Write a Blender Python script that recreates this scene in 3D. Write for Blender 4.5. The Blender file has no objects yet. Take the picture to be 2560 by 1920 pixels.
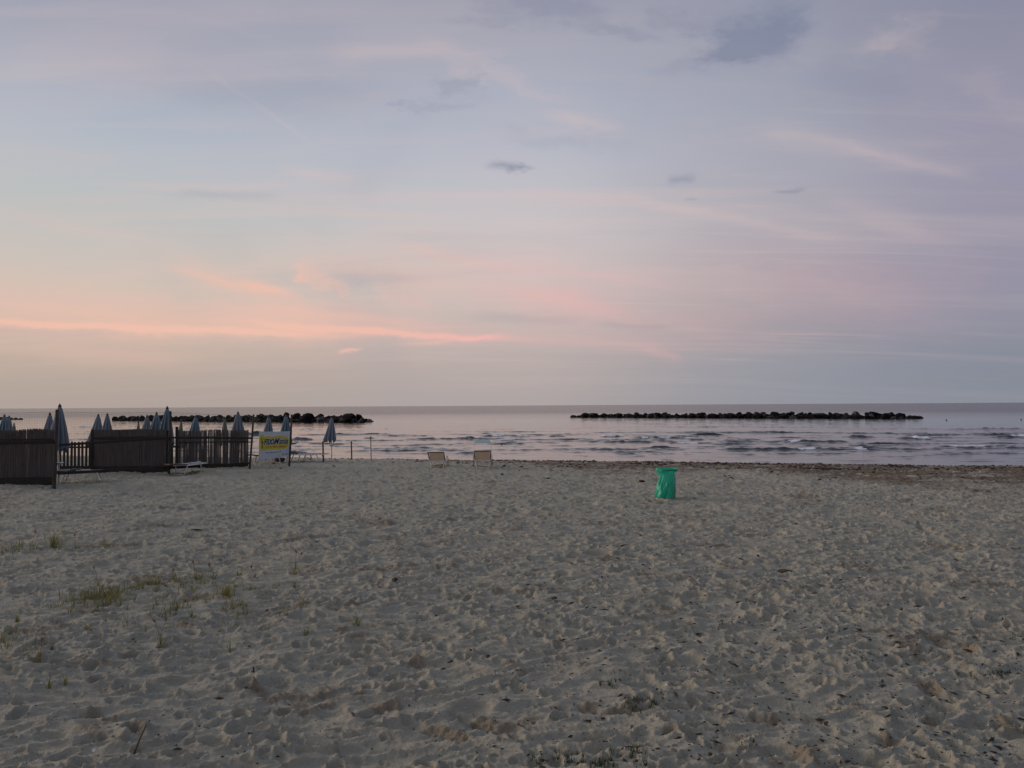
import bpy, math, random
import numpy as np
from mathutils import Vector, Matrix, Euler
random.seed(7); RNG = np.random.default_rng(11)
R = math.radians
scn = bpy.context.scene
COL = scn.collection

# ------------------------------------------------------------------ camera
CAM_H = 2.8
F_PX = 1923.0                      # focal length in pixels of the 2560 wide photograph
cam_d = bpy.data.cameras.new('camera'); cam_d.sensor_width = 36; cam_d.lens = 36*F_PX/2560
cam_d.clip_start = 0.1; cam_d.clip_end = 20000
cam = bpy.data.objects.new('camera', cam_d); COL.objects.link(cam)
CAM_M = Matrix.Rotation(R(90+1.585), 3, 'X') @ Matrix.Rotation(R(-0.335), 3, 'Z')
cam.matrix_world = Matrix.Translation((0, 0, CAM_H)) @ CAM_M.to_4x4()
scn.camera = cam

def ray(px, py):
    return (CAM_M @ Vector(((px-1280)/F_PX, (960-py)/F_PX, -1))).normalized()
def azel(px, py):
    d = ray(px, py)
    return math.degrees(math.atan2(d.x, d.y)), math.degrees(math.asin(d.z))
def gp(px, py, z=0.0):             # where the sight line through a point of the photograph meets a level
    d = ray(px, py); t = (z-CAM_H)/d.z
    return Vector((d.x*t, d.y*t, z))
def at(px, py, Y):                 # point on the sight line at depth Y
    d = ray(px, py); t = Y/d.y
    return Vector((d.x*t, Y, CAM_H+d.z*t))

# ------------------------------------------------------------------ colour helpers
def lin(c):
    return tuple(((v/255)/12.92 if v/255 <= 0.04045 else ((v/255+0.055)/1.055)**2.4) for v in c)
def lin4(c): return lin(c)+(1.0,)

# ------------------------------------------------------------------ world: dusk sky with cirrus and small grey puffs
SUN_AZ, SUN_EL = -70.0, 14.0
world = bpy.data.worlds.new('World'); scn.world = world; world.use_nodes = True
nt = world.node_tree; N = nt.nodes; L = nt.links
N.clear()
def nd(t, **kw):
    n = N.new(t)
    for k, v in kw.items(): setattr(n, k, v)
    return n
def M(op, a, b=None, c=None, clamp=False):
    n = N.new('ShaderNodeMath'); n.operation = op; n.use_clamp = clamp
    for i, v in enumerate((a, b, c)):
        if v is None: continue
        if isinstance(v, (int, float)): n.inputs[i].default_value = v
        else: L.new(v, n.inputs[i])
    return n.outputs[0]
def VM(op, a, b=None, out=0):
    n = N.new('ShaderNodeVectorMath'); n.operation = op
    for i, v in enumerate((a, b)):
        if v is None: continue
        if isinstance(v, (tuple, list)): n.inputs[i].default_value = v
        else: L.new(v, n.inputs[i])
    return n.outputs[out]
def MIX(f, a, b, mode='MIX'):
    n = N.new('ShaderNodeMix'); n.data_type = 'RGBA'; n.blend_type = mode
    for s, v in ((n.inputs[0], f), (n.inputs[6], a), (n.inputs[7], b)):
        if isinstance(v, (int, float)): s.default_value = v
        elif isinstance(v, tuple): s.default_value = v
        else: L.new(v, s)
    return n.outputs[2]
tc = nd('ShaderNodeTexCoord')
D = tc.outputs['Generated']
sep = nd('ShaderNodeSeparateXYZ'); L.new(D, sep.inputs[0])
dx, dy, dz = sep.outputs
az = M('MULTIPLY', M('ARCTAN2', dx, dy), 180/math.pi)
el = M('MULTIPLY', M('ARCSINE', dz), 180/math.pi)
def ramp(stops, interp='B_SPLINE'):
    n = nd('ShaderNodeValToRGB'); cr = n.color_ramp; cr.interpolation = interp
    st = sorted([((e+2)/92, c) for e, c in stops])
    while len(cr.elements) < len(st): cr.elements.new(0.5)
    for e, (p, c) in zip(cr.elements, st): e.position = p; e.color = lin4(c)
    L.new(M('DIVIDE', M('ADD', el, 2.0), 92.0, clamp=True), n.inputs[0]); return n.outputs[0]
def col_stops(px, lst, top, zen):
    s = [(azel(px, y)[1], c) for y, c in lst]
    return s+[(-1.5, lst[-1][1]), (40, top), (85, zen)]
left = ramp(col_stops(60, [(0,(157,161,178)),(110,(167,169,183)),(230,(169,179,194)),(360,(183,188,196)),(480,(186,190,190)),
    (600,(198,192,187)),(700,(207,192,180)),(770,(210,188,176)),(850,(198,177,164)),(930,(181,166,156)),(1016,(172,160,153))], (140,148,170), (134,143,166)))
mid = ramp(col_stops(1280, [(0,(150,153,171)),(150,(167,170,185)),(300,(175,179,193)),(450,(189,189,198)),(600,(201,196,196)),
    (700,(203,191,188)),(800,(197,182,178)),(900,(183,170,168)),(1008,(170,162,161))], (134,141,163), (133,142,165)))
r1 = ramp(col_stops(1900, [(0,(151,153,170)),(250,(160,164,179)),(430,(170,170,182)),(600,(175,169,176)),(760,(173,160,165)),
    (860,(158,153,161)),(930,(148,151,160)),(1003,(147,148,157))], (130,137,160), (132,141,164)))
r2 = ramp(col_stops(2500, [(0,(138,139,158)),(200,(150,148,167)),(450,(152,149,168)),(600,(152,148,166)),(740,(148,144,162)),
    (850,(140,141,154)),(940,(131,138,149)),(1003,(138,142,152))], (124,131,154), (131,140,163)))
back = ramp([(-1.5,(100,106,122)),(5,(104,108,126)),(12,(116,114,134)),(25,(120,124,146)),(45,(128,135,158)),(85,(132,140,162))])
glow = ramp([(-1.5,(186,166,150)),(3,(196,170,150)),(8,(214,184,160)),(14,(206,190,176)),(25,(176,178,186)),(40,(145,152,172)),(85,(134,143,166))])
def sm(a, b):
    n = nd('ShaderNodeMapRange', interpolation_type='SMOOTHSTEP'); n.inputs[1].default_value = a; n.inputs[2].default_value = b
    L.new(az, n.inputs[0]); return n.outputs[0]
c = MIX(sm(-75, -32), glow, left)
c = MIX(sm(-30, 3), c, mid)
c = MIX(sm(0, 20), c, r1)
c = MIX(sm(16, 34), c, r2)
c = MIX(sm(40, 110), c, back)
c = MIX(sm(-110, -180), c, back)
# high cloud plane: streaks that flatten towards the horizon
inv = M('DIVIDE', 1.0, M('ADD', M('MAXIMUM', dz, 0.0), 0.10))
cmb = nd('ShaderNodeCombineXYZ'); L.new(M('MULTIPLY', dx, inv), cmb.inputs[0]); L.new(M('MULTIPLY', dy, inv), cmb.inputs[1])
def noise(vec, scale, detail=4, rough=0.55, dist=0.0, loc=(0,0,0), rot=0.0, sc=(1,1,1)):
    mp = nd('ShaderNodeMapping'); mp.inputs['Location'].default_value = loc; mp.inputs['Rotation'].default_value = (0,0,rot); mp.inputs['Scale'].default_value = sc
    L.new(vec, mp.inputs[0])
    n = nd('ShaderNodeTexNoise'); n.inputs['Scale'].default_value = scale; n.inputs['Detail'].default_value = detail
    n.inputs['Roughness'].default_value = rough; n.inputs['Distortion'].default_value = dist; L.new(mp.outputs[0], n.inputs[0]); return n
def mr(v, a, b, c0, c1, smooth=True):
    n = nd('ShaderNodeMapRange', interpolation_type='SMOOTHSTEP' if smooth else 'LINEAR')
    for i, q in ((1,a),(2,b),(3,c0),(4,c1)): n.inputs[i].default_value = q
    L.new(v, n.inputs[0]); return n.outputs[0]
pl = cmb.outputs[0]
n1 = noise(pl, 1.0, 5, 0.55, 0.6, (3.1,1.7,0), R(-16), (0.30,1.5,1)).outputs[0]
n2 = noise(pl, 1.0, 6, 0.6, 0.9, (9.3,4.2,0), R(-24), (0.9,3.2,1)).outputs[0]
n3 = noise(D, 3.2, 3, 0.5, 0.4, (1.3,5.2,2.2)).outputs[0]
cream = M('MULTIPLY', mr(n1, 0.48, 0.74, 0, 1), 0.26)
cream = M('ADD', cream, M('MULTIPLY', mr(n2, 0.52, 0.78, 0, 1), M('MULTIPLY', mr(n3, 0.35, 0.65, 0, 1), 0.26)))
dim = M('MULTIPLY', mr(n1, 0.47, 0.28, 0, 1), 0.20)
dim = M('ADD', dim, M('MULTIPLY', mr(n3, 0.5, 0.3, 0, 1), 0.16))
# individual streaks and puffs, each a soft stroke in direction space, frayed by noise
nz = noise(D, 9.0, 4, 0.6, 0, (0,0,0), 0, (1,1,2.6)).outputs[1]
nzb = noise(D, 42.0, 3, 0.65, 0, (5,2,7), 0, (1,1,2.2)).outputs[1]
j = VM('SUBTRACT', nz, (0.5,0.5,0.5)); j2 = VM('SUBTRACT', nzb, (0.5,0.5,0.5))
sj = nd('ShaderNodeSeparateXYZ'); L.new(j, sj.inputs[0]); sj2 = nd('ShaderNodeSeparateXYZ'); L.new(j2, sj2.inputs[0])
def P_(k1, k2):
    cc = nd('ShaderNodeCombineXYZ')
    L.new(M('ADD', M('MULTIPLY_ADD', sj.outputs[0], k1*2.0, az), M('MULTIPLY', sj2.outputs[0], k2*2.0)), cc.inputs[0])
    L.new(M('ADD', M('MULTIPLY_ADD', sj.outputs[1], k1, el), M('MULTIPLY', sj2.outputs[1], k2)), cc.inputs[1])
    cc.inputs[2].default_value = 1; return cc.outputs[0]
PV = {'s': P_(1.0, 0.35), 'p': P_(3.2, 1.7), 'w': P_(4.0, 1.2)}
def stroke(x0, y0, x1, y1, wpx, inten, k=0.0, pv='s', soft_top=0):
    a0, e0 = azel(x0, y0); a1, e1 = azel(x1, y1)
    hx, hy = (a1-a0)/2, (e1-e0)/2; Ls = math.hypot(hx, hy); ux, uy = hx/Ls, hy/Ls
    mx, my = (a0+a1)/2, (e0+e1)/2
    w = math.degrees(wpx/F_PX)
    s = VM('DOT_PRODUCT', PV[pv], (ux/Ls, uy/Ls, -(ux*mx+uy*my)/Ls), 1)
    q = VM('DOT_PRODUCT', PV[pv], (-uy/w, ux/w, (uy*mx-ux*my)/w), 1)
    s2 = M('MULTIPLY', s, s)
    if k: q = M('MULTIPLY_ADD', s2, -k, q)
    e = M('MULTIPLY_ADD', q, q, M('MULTIPLY', s2, s2))
    return M('MULTIPLY', M('POWER', 0.3679, e), inten)
def total(lst):
    t = None
    for a in lst:
        v = stroke(*a); t = v if t is None else M('ADD', t, v)
    return t
pink = total([(430,670,700,740,9,0.3,0,'s'), (760,660,800,740,14,0.3,0,'p'), (520,760,1050,810,12,0.3,0.2,'s'), (-100,740,380,800,14,0.25,0,'s'), (300,640,1100,660,40,0.16,0,'w'), (900,600,1700,700,55,0.16,0,'w'), (1200,760,1900,820,45,0.18,0,'w'), (1650,640,2300,720,60,0.08,0,'w'), (820,650,1120,740,30,0.2,0,'p'), (1020,620,1350,680,16,0.24,0,'s'), (1250,640,1700,720,12,0.16,0,'s'), (400,820,900,870,30,0.16,0,'w'),
    (-420,775,900,840,9,0.75,0,'s'), (-400,782,820,836,24,0.40,0,'s'), (650,812,1270,848,7,0.95,0.3,'s'), (500,790,1200,838,24,0.40,0.2,'s'),
    (1020,860,1260,838,6,0.5,0,'s'), (600,700,735,738,9,0.60,0,'s'), (440,672,740,752,28,0.42,0,'s'), (750,690,850,705,26,0.50,0,'p'), (840,720,830,752,16,0.32,0,'p'),
    (845,882,895,877,4,0.85,0,'s'), (1250,715,1570,792,22,0.26,0,'s'), (1000,690,1500,760,40,0.25,0,'w'), (940,740,1060,755,22,0.25,0,'p'),
    (1610,865,1700,900,10,0.22,0,'s'), (1200,838,1680,862,16,0.24,0,'s'), (-200,690,420,770,40,0.25,0,'w'), (150,770,1000,800,34,0.30,0,'w'),
    (100,870,460,890,14,0.18,0,'s'), (1900,700,2450,780,70,0.09,0,'w'), (-100,845,500,900,30,0.12,0,'w')])
crm = total([(300,462,700,468,8,0.50,0,'s'), (700,420,880,450,13,0.48,0,'s'), (600,515,1150,545,12,0.36,0,'s'), (0,528,420,612,13,0.55,0,'s'),
    (1560,490,1760,540,13,0.55,0,'s'), (1700,520,2060,590,11,0.60,0,'s'), (1300,482,1600,500,16,0.35,0,'s'), (2040,345,2440,448,10,0.5,0.4,'s'),
    (1900,320,2250,400,22,0.32,0,'s'), (1360,285,1560,325,13,0.48,0,'s'), (830,132,1120,118,16,0.42,0,'s'), (1080,120,1420,260,24,0.36,0,'w'),
    (2180,108,2350,40,20,0.50,0,'p'), (2190,105,2340,100,16,0.35,0,'p'), (520,175,780,360,4,0.22,0.6,'s'), (2400,180,2620,330,26,0.30,0,'w'),
    (2070,505,2350,600,18,0.36,0,'s'), (1000,555,1700,590,34,0.26,0,'w'), (1200,640,1750,700,34,0.26,0,'w'), (60,120,420,150,60,0.16,0,'w'),
    (2080,500,2300,540,16,0.2,0,'s'), (1740,690,1960,720,30,0.2,0,'w')])
drk = total([(1745,95,2010,45,46,0.85,0,'p'), (1760,110,1900,100,30,0.40,0,'p'), (1640,175,1840,105,18,0.28,0,'p'), (1840,130,1990,90,40,0.34,0,'p'),
    (1480,50,1660,85,16,0.42,0,'p'), (1250,0,1500,20,22,0.52,0,'p'), (1120,55,1290,45,12,0.25,0,'p'), (1170,10,1260,20,16,0.30,0,'p'), (1640,15,1760,50,22,0.32,0,'p'),
    (1100,215,1190,190,20,0.34,0,'p'), (1030,262,1190,262,13,0.28,0,'p'), (990,268,1040,258,7,0.26,0,'p'), (1228,412,1318,418,9,0.72,0,'s'),
    (1300,420,1335,432,8,0.4,0,'p'), (1678,445,1745,440,11,0.55,0,'s'), (1940,477,2015,470,4.5,0.62,0,'s'), (1720,494,1750,494,4,0.28,0,'s'),
    (2050,180,2300,230,70,0.26,0,'w'), (400,205,1000,235,40,0.20,0,'w'), (430,482,700,492,10,0.22,0,'s'), (1180,795,1450,800,12,0.24,0,'s'),
    (1500,815,1680,822,9,0.24,0,'s'), (1240,340,1560,350,18,0.18,0,'w'), (2000,860,2700,900,60,0.20,0,'w'), (850,690,1050,720,26,0.18,0,'w'), (1850,660,2300,680,30,0.14,0,'w')])
fine = noise(pl, 1.0, 8, 0.62, 1.4, (2.3,8.1,0), R(-20), (0.45,2.6,1)).outputs[0]
finem = M('MULTIPLY', mr(fine, 0.50, 0.80, 0, 1), M('MULTIPLY', M('MULTIPLY', mr(el, 1.5, 6, 0, 1), mr(el, 14, 23, 1, 0.3)), mr(az, 12, 32, 0.40, 0.12)))
mask_up = mr(el, -0.5, 6.0, 0.25, 1)
c = MIX(M('MULTIPLY', cream, M('MULTIPLY', mask_up, mr(az, 10, 60, 1.0, 0.35)), clamp=True), c, lin4((206,188,186)))
c = MIX(M('MULTIPLY', dim, mask_up, clamp=True), c, lin4((140,150,168)))
c = MIX(finem, c, lin4((222,192,184)))
c = MIX(M('MULTIPLY', crm, mr(az, -5, 20, 0.66, 0.36), clamp=True), c, lin4((212,190,187)))
c = MIX(M('MULTIPLY', pink, 0.85, clamp=True), c, MIX(mr(az, -20, 12, 0, 1), lin4((236,190,172)), lin4((232,176,176))))
c = MIX(M('MINIMUM', M('MULTIPLY', drk, 0.62), 0.6), c, lin4((112,123,150)))
bg = nd('ShaderNodeBackground'); bg.inputs[1].default_value = 1.0; L.new(c, bg.inputs[0])
# a trace of the physical sky with its sun at the horizon, adding the last daylight on the left
sky = nd('ShaderNodeTexSky'); sky.sky_type = 'NISHITA'; sky.sun_disc = False; sky.sun_elevation = R(1.0); sky.sun_rotation = R(SUN_AZ)
bg2 = nd('ShaderNodeBackground'); bg2.inputs[1].default_value = 0.006; L.new(sky.outputs[0], bg2.inputs[0])
addn = nd('ShaderNodeAddShader'); L.new(bg.outputs[0], addn.inputs[0]); L.new(bg2.outputs[0], addn.inputs[1])
wo = nd('ShaderNodeOutputWorld'); L.new(addn.outputs[0], wo.inputs[0])
world.cycles.sampling_method = 'MANUAL'; world.cycles.sample_map_resolution = 512

sun_d = bpy.data.lights.new('sun', 'SUN'); sun_d.energy = 1.4; sun_d.angle = R(26); sun_d.color = (1.0, 0.77, 0.62)
sun = bpy.data.objects.new('sun', sun_d); COL.objects.link(sun)
sdir = Vector((math.sin(R(SUN_AZ))*math.cos(R(SUN_EL)), math.cos(R(SUN_AZ))*math.cos(R(SUN_EL)), math.sin(R(SUN_EL))))
sun.rotation_euler = (-sdir).to_track_quat('-Z', 'Y').to_euler(); sun.location = (-30, 20, 15)
vs = scn.view_settings; vs.view_transform = 'Standard'; vs.look = 'None'; vs.gamma = 1; vs.exposure = 0; vs.use_curve_mapping = False
scn.cycles.max_bounces = 6; scn.cycles.use_denoising = True

# ------------------------------------------------------------------ tagging and mesh helpers
def tag(o, label=None, cat=None, group=None, kind=None):
    if label: o['label'] = label
    if cat: o['category'] = cat
    if group: o['group'] = group
    if kind: o['kind'] = kind
    return o
def empty(name, loc=(0,0,0), rz=0.0, label=None, cat=None, group=None):
    o = bpy.data.objects.new(name, None); COL.objects.link(o); o.location = loc; o.rotation_euler = (0,0,rz)
    return tag(o, label, cat, group)
class MB:
    def __init__(s): s.v = []; s.f = []; s.n = 0
    def add(s, v, f):
        s.v.append(np.asarray(v, float).reshape(-1,3)); s.f += [tuple(i+s.n for i in q) for q in f]; s.n += len(s.v[-1]); return s
    def box(s, c, size, M3=None):
        c = np.array(c, float); h = np.array(size, float)/2
        p = np.array([[x,y,z] for z in (-1,1) for y in (-1,1) for x in (-1,1)])*h
        if M3 is not None: p = p @ np.array(M3).T
        return s.add(p+c, [(0,2,3,1),(4,5,7,6),(0,1,5,4),(2,6,7,3),(0,4,6,2),(1,3,7,5)])
    def bar(s, a, b, w, t, up=(0,0,1)):
        a, b = Vector(a), Vector(b); d = (b-a); Ln = d.length; d.normalize(); u = Vector(up)
        x = d.cross(u)
        if x.length < 1e-4: x = d.cross(Vector((0,1,0)))
        x.normalize(); z = x.cross(d)
        return s.box((a+b)/2, (w, Ln, t), Matrix((x, d, z)).transposed())
    def tube(s, pts, r, seg=8, cap=True):
        pts = [Vector(p) for p in pts]; n = len(pts); rs = r if isinstance(r, (list,tuple)) else [r]*n
        V = []; prev = None
        for i, p in enumerate(pts):
            d = (pts[min(i+1,n-1)]-pts[max(i-1,0)]).normalized()
            if prev is None:
                x = d.cross(Vector((0,0,1)));
                if x.length < 1e-3: x = Vector((1,0,0))
            else: x = prev - d*prev.dot(d)
            x.normalize(); prev = x; y = d.cross(x)
            for k in range(seg):
                a = 2*math.pi*k/seg; V.append(p+(x*math.cos(a)+y*math.sin(a))*rs[i])
        Fc = [(i*seg+k, i*seg+(k+1)%seg, (i+1)*seg+(k+1)%seg, (i+1)*seg+k) for i in range(n-1) for k in range(seg)]
        if cap: Fc += [tuple(range(seg))[::-1], tuple((n-1)*seg+k for k in range(seg))]
        return s.add([list(v) for v in V], Fc)
    def mesh(s, name, mat, smooth=False):
        me = bpy.data.meshes.new(name); me.from_pydata(np.concatenate(s.v).tolist(), [], s.f)
        if smooth: me.shade_smooth()
        if mat: me.materials.append(mat)
        me.update(); return me
    def build(s, name, mat, parent=None, smooth=False, **kw):
        o = bpy.data.objects.new(name, s.mesh(name, mat, smooth)); COL.objects.link(o)
        if parent: o.parent = parent
        return tag(o, **kw)
def grid_mesh(name, X, Y, Z, mat, keep=None, attrs=None, wrap=False, smooth=True):
    r, c_ = X.shape
    me = bpy.data.meshes.new(name)
    idx = np.arange(r*c_).reshape(r, c_)
    if wrap: idx = np.concatenate([idx, idx[:, :1]], 1)
    q = np.stack([idx[:-1,:-1], idx[:-1,1:], idx[1:,1:], idx[1:,:-1]], -1).reshape(-1,4)[:, ::-1]
    if keep is not None:
        k = keep.ravel()[q].any(1); q = q[k]
    used = np.zeros(r*c_, bool); used[q.ravel()] = True
    remap = np.cumsum(used)-1; q = remap[q]
    co = np.stack([X.ravel(), Y.ravel(), Z.ravel()], 1)[used]
    me.vertices.add(len(co)); me.vertices.foreach_set('co', co.astype(np.float32).ravel())
    me.loops.add(q.size); me.loops.foreach_set('vertex_index', q.astype(np.int32).ravel())
    me.polygons.add(len(q)); me.polygons.foreach_set('loop_start', np.arange(0, q.size, 4, dtype=np.int32))
    me.update(calc_edges=True)
    if smooth: me.shade_smooth()
    for k_, v in (attrs or {}).items():
        a = me.attributes.new(k_, 'FLOAT', 'POINT'); a.data.foreach_set('value', v.ravel()[used].astype(np.float32))
    me.materials.append(mat)
    o = bpy.data.objects.new(name, me); COL.objects.link(o); return o
def copy_tree(o, parent=None):
    c_ = o.copy(); COL.objects.link(c_)
    if parent is not None: c_.parent = parent
    for ch in list(o.children): copy_tree(ch, c_)
    return c_

# ------------------------------------------------------------------ materials
class NT:
    def __init__(s, name):
        s.m = bpy.data.materials.new(name); s.m.use_nodes = True; s.t = s.m.node_tree; s.b = s.t.nodes['Principled BSDF']
    def n(s, t, **kw):
        q = s.t.nodes.new(t)
        for k, v in kw.items(): setattr(q, k, v)
        return q
    def l(s, a, b): s.t.links.new(a, b)
    def mix(s, f, a, b, mode='MIX'):
        q = s.n('ShaderNodeMix', data_type='RGBA', blend_type=mode)
        for so, v in ((q.inputs[0], f), (q.inputs[6], a), (q.inputs[7], b)):
            if isinstance(v, (int, float)): so.default_value = v
            elif isinstance(v, tuple): so.default_value = v if len(v) == 4 else v+(1,)
            else: s.l(v, so)
        return q.outputs[2]
    def math(s, op, a, b=None, c=None, clamp=False):
        q = s.n('ShaderNodeMath', operation=op, use_clamp=clamp)
        for i, v in enumerate((a, b, c)):
            if v is None: continue
            if isinstance(v, (int, float)): q.inputs[i].default_value = v
            else: s.l(v, q.inputs[i])
        return q.outputs[0]
    def mr(s, v, a, b, c0=0, c1=1):
        q = s.n('ShaderNodeMapRange', interpolation_type='SMOOTHSTEP')
        for i, w in ((1,a),(2,b),(3,c0),(4,c1)): q.inputs[i].default_value = w
        s.l(v, q.inputs[0]); return q.outputs[0]
    def pos(s, sc=(1,1,1), obj=False):
        q = s.n('ShaderNodeMapping'); q.inputs['Scale'].default_value = sc
        if obj: s.l(s.n('ShaderNodeTexCoord').outputs['Object'], q.inputs[0])
        else: s.l(s.n('ShaderNodeNewGeometry').outputs['Position'], q.inputs[0])
        return q.outputs[0]
    def noise(s, vec, scale, detail=3, rough=0.55):
        q = s.n('ShaderNodeTexNoise'); q.inputs['Scale'].default_value = scale; q.inputs['Detail'].default_value = detail; q.inputs['Roughness'].default_value = rough
        s.l(vec, q.inputs[0]); return q.outputs[0]
    def bump(s, h, strength, dist, nrm=None):
        q = s.n('ShaderNodeBump'); q.inputs['Strength'].default_value = strength if isinstance(strength, float) else 1.0; q.inputs['Distance'].default_value = dist
        if not isinstance(strength, float): s.l(strength, q.inputs['Strength'])
        s.l(h, q.inputs['Height'])
        if nrm: s.l(nrm, q.inputs['Normal'])
        return q.outputs[0]
    def attr(s, name):
        q = s.n('ShaderNodeAttribute'); q.attribute_name = name; return q.outputs['Fac']
    def set(s, **kw):
        for k, v in kw.items():
            so = s.b.inputs[k.replace('_', ' ')]
            if isinstance(v, (int, float)): so.default_value = v
            elif isinstance(v, tuple): so.default_value = v if len(v) == 4 else v+(1,)
            else: s.l(v, so)
        return s.m
def simple(name, c0, c1=None, rough=0.8, scale=(6,6,6), metal=0.0, bump=0.0, obj=True, detail=4):
    t = NT(name); v = t.pos(scale, obj); nz_ = t.noise(v, 1.0, detail, 0.6)
    if c1 is None: c1 = tuple(x*0.75 for x in c0)
    kw = dict(Base_Color=t.mix(t.mr(nz_, 0.3, 0.7), c0, c1), Roughness=rough, Metallic=metal)
    if bump: kw['Normal'] = t.bump(nz_, 0.6, bump)
    return t.set(**kw)
MAT = {}
# sand
t = NT('sand'); p = t.pos()
n_big = t.noise(p, 0.35, 4, 0.6); n_med = t.noise(p, 2.3, 4, 0.6); n_f = t.noise(p, 26, 4, 0.65); n_g = t.noise(p, 160, 3, 0.7)
base = t.mix(t.mr(n_big, 0.3, 0.7), (0.495,0.468,0.36), (0.445,0.435,0.35))
base = t.mix(t.mr(n_med, 0.45, 0.8, 0, 0.5), base, (0.45,0.395,0.28))
base = t.mix(t.mr(t.attr('brown'), 0.2, 0.9, 0, 0.75), base, (0.30,0.245,0.17))
base = t.mix(t.math('MULTIPLY', t.mr(n_f, 0.52, 0.75), t.mr(t.attr('wrack'), 0.05, 0.6), clamp=True), base, (0.075,0.052,0.035))
base = t.mix(t.mr(t.attr('wrack'), 0.0, 1.0, 0, 0.85), base, (0.17,0.12,0.08))
base = t.mix(t.attr('wet'), base, (0.085,0.068,0.055))
base = t.mix(t.mr(n_g, 0.25, 0.75, 0, 0.35), base, t.mix(0.5, base, (0.16,0.14,0.12)))
hb = t.math('MULTIPLY_ADD', n_f, 1.0, t.math('MULTIPLY', n_g, 0.25))
MAT['sand'] = t.set(Base_Color=base, Roughness=t.math('SUBTRACT', 0.95, t.math('MULTIPLY', t.attr('wet'), 0.35)), Specular_IOR_Level=0.2, Normal=t.bump(hb, 1.0, 0.045))
# water
t = NT('sea_water'); pw = t.pos((0.55,1,1))
geo_y = t.n('ShaderNodeSeparateXYZ'); t.l(t.n('ShaderNodeNewGeometry').outputs['Position'], geo_y.inputs[0])
far = t.attr('far')
w1 = t.noise(pw, 0.9, 4, 0.6); w2 = t.noise(pw, 4.5, 3, 0.6); w3 = t.noise(t.pos((0.10,0.28,1)), 1.0, 4, 0.6)
hw = t.math('ADD', t.math('MULTIPLY', w1, 0.038), t.math('ADD', t.math('MULTIPLY', w2, 0.012), t.math('MULTIPLY', w3, t.math('MULTIPLY', far, 0.9))))
foam = t.attr('foam'); fn = t.noise(t.pos((1,1.6,1)), 5.0, 5, 0.7)
fm = t.math('MULTIPLY', t.mr(t.math('ADD', foam, t.math('SUBTRACT', fn, 0.5)), 0.42, 0.62), 1.0, clamp=True)
MAT['water'] = t.set(Base_Color=t.mix(fm, (0.022,0.026,0.026), (0.75,0.80,0.82)), Roughness=t.math('ADD', t.math('MULTIPLY_ADD', far, 0.20, 0.06), t.math('MULTIPLY', fm, 0.5)), IOR=1.333, Normal=t.bump(hw, 1.0, 1.0))
t = NT('wet_rock'); v = t.pos((1,1,1)); q = t.noise(v, 1.6, 5, 0.65); oi = t.n('ShaderNodeObjectInfo'); rn = oi.outputs['Random']
MAT['rock'] = t.set(Base_Color=t.mix(t.math('MULTIPLY', t.mr(q, 0.4, 0.7), t.mr(rn, 0.5, 1.0)), (0.007,0.0068,0.0068), (0.17,0.165,0.16)), Roughness=0.9, Specular_IOR_Level=0.15, Normal=t.bump(q, 0.9, 0.25))
MAT['wood_dark'] = simple('dark_weathered_wood', (0.040,0.026,0.018), (0.018,0.012,0.009), 0.9, (4,4,30), bump=0.004)
MAT['wood_post'] = simple('old_post_wood', (0.085,0.072,0.052), (0.040,0.036,0.027), 0.95, (14,14,2.2), bump=0.006)
MAT['wood_red'] = simple('brown_stake_wood', (0.115,0.062,0.042), (0.06,0.035,0.026), 0.9, (14,14,3), bump=0.004)
t = NT('reed'); v = t.pos((46,46,0.9), True); q = t.noise(v, 1.0, 3, 0.6); q2 = t.noise(t.pos((3,3,1.5), True), 1.0, 3)
MAT['reed'] = t.set(Base_Color=t.mix(t.mr(q2, 0.35, 0.7, 0, 0.8), t.mix(t.mr(q, 0.3, 0.7), (0.24,0.18,0.15), (0.06,0.046,0.042)), (0.16,0.14,0.14)), Roughness=0.9)
MAT['wire'] = simple('galvanised_wire', (0.06,0.075,0.062), None, 0.6, (3,3,3), 0.3)
MAT['white_metal'] = simple('white_painted_metal', (0.82,0.82,0.80), (0.70,0.69,0.67), 0.45, (9,9,9))
MAT['white_plastic'] = simple('white_plastic', (0.66,0.68,0.68), (0.5,0.52,0.52), 0.4, (9,9,9))
MAT['brown_metal'] = simple('brown_frame_metal', (0.10,0.065,0.05), None, 0.5, (9,9,9))
MAT['beige_mesh'] = simple('beige_sling_fabric', (0.55,0.45,0.33), (0.47,0.38,0.28), 0.85, (5,5,5))
mb_ = MAT['beige_mesh']; tr_ = mb_.node_tree.nodes.new('ShaderNodeBsdfTranslucent'); tr_.inputs[0].default_value = (0.55,0.42,0.29,1)
mx_ = mb_.node_tree.nodes.new('ShaderNodeMixShader'); mx_.inputs[0].default_value = 0.3
mb_.node_tree.links.new(mb_.node_tree.nodes['Principled BSDF'].outputs[0], mx_.inputs[1]); mb_.node_tree.links.new(tr_.outputs[0], mx_.inputs[2])
mb_.node_tree.links.new(mx_.outputs[0], mb_.node_tree.nodes['Material Output'].inputs[0])
MAT['slate_mesh'] = simple('slate_sling_fabric', (0.15,0.17,0.20), (0.09,0.105,0.13), 0.85, (5,5,5))
MAT['pale_teal'] = simple('pale_teal_canvas', (0.45,0.55,0.53), (0.38,0.48,0.47), 0.8, (5,5,5))
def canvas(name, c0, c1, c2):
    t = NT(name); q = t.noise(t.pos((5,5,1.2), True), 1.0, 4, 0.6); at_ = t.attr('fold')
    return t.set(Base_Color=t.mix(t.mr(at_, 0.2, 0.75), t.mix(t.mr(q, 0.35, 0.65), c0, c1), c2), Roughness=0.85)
MAT['canvas_blue'] = canvas('blue_grey_canvas', (0.20,0.235,0.275), (0.15,0.185,0.225), (0.055,0.075,0.10))
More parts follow.
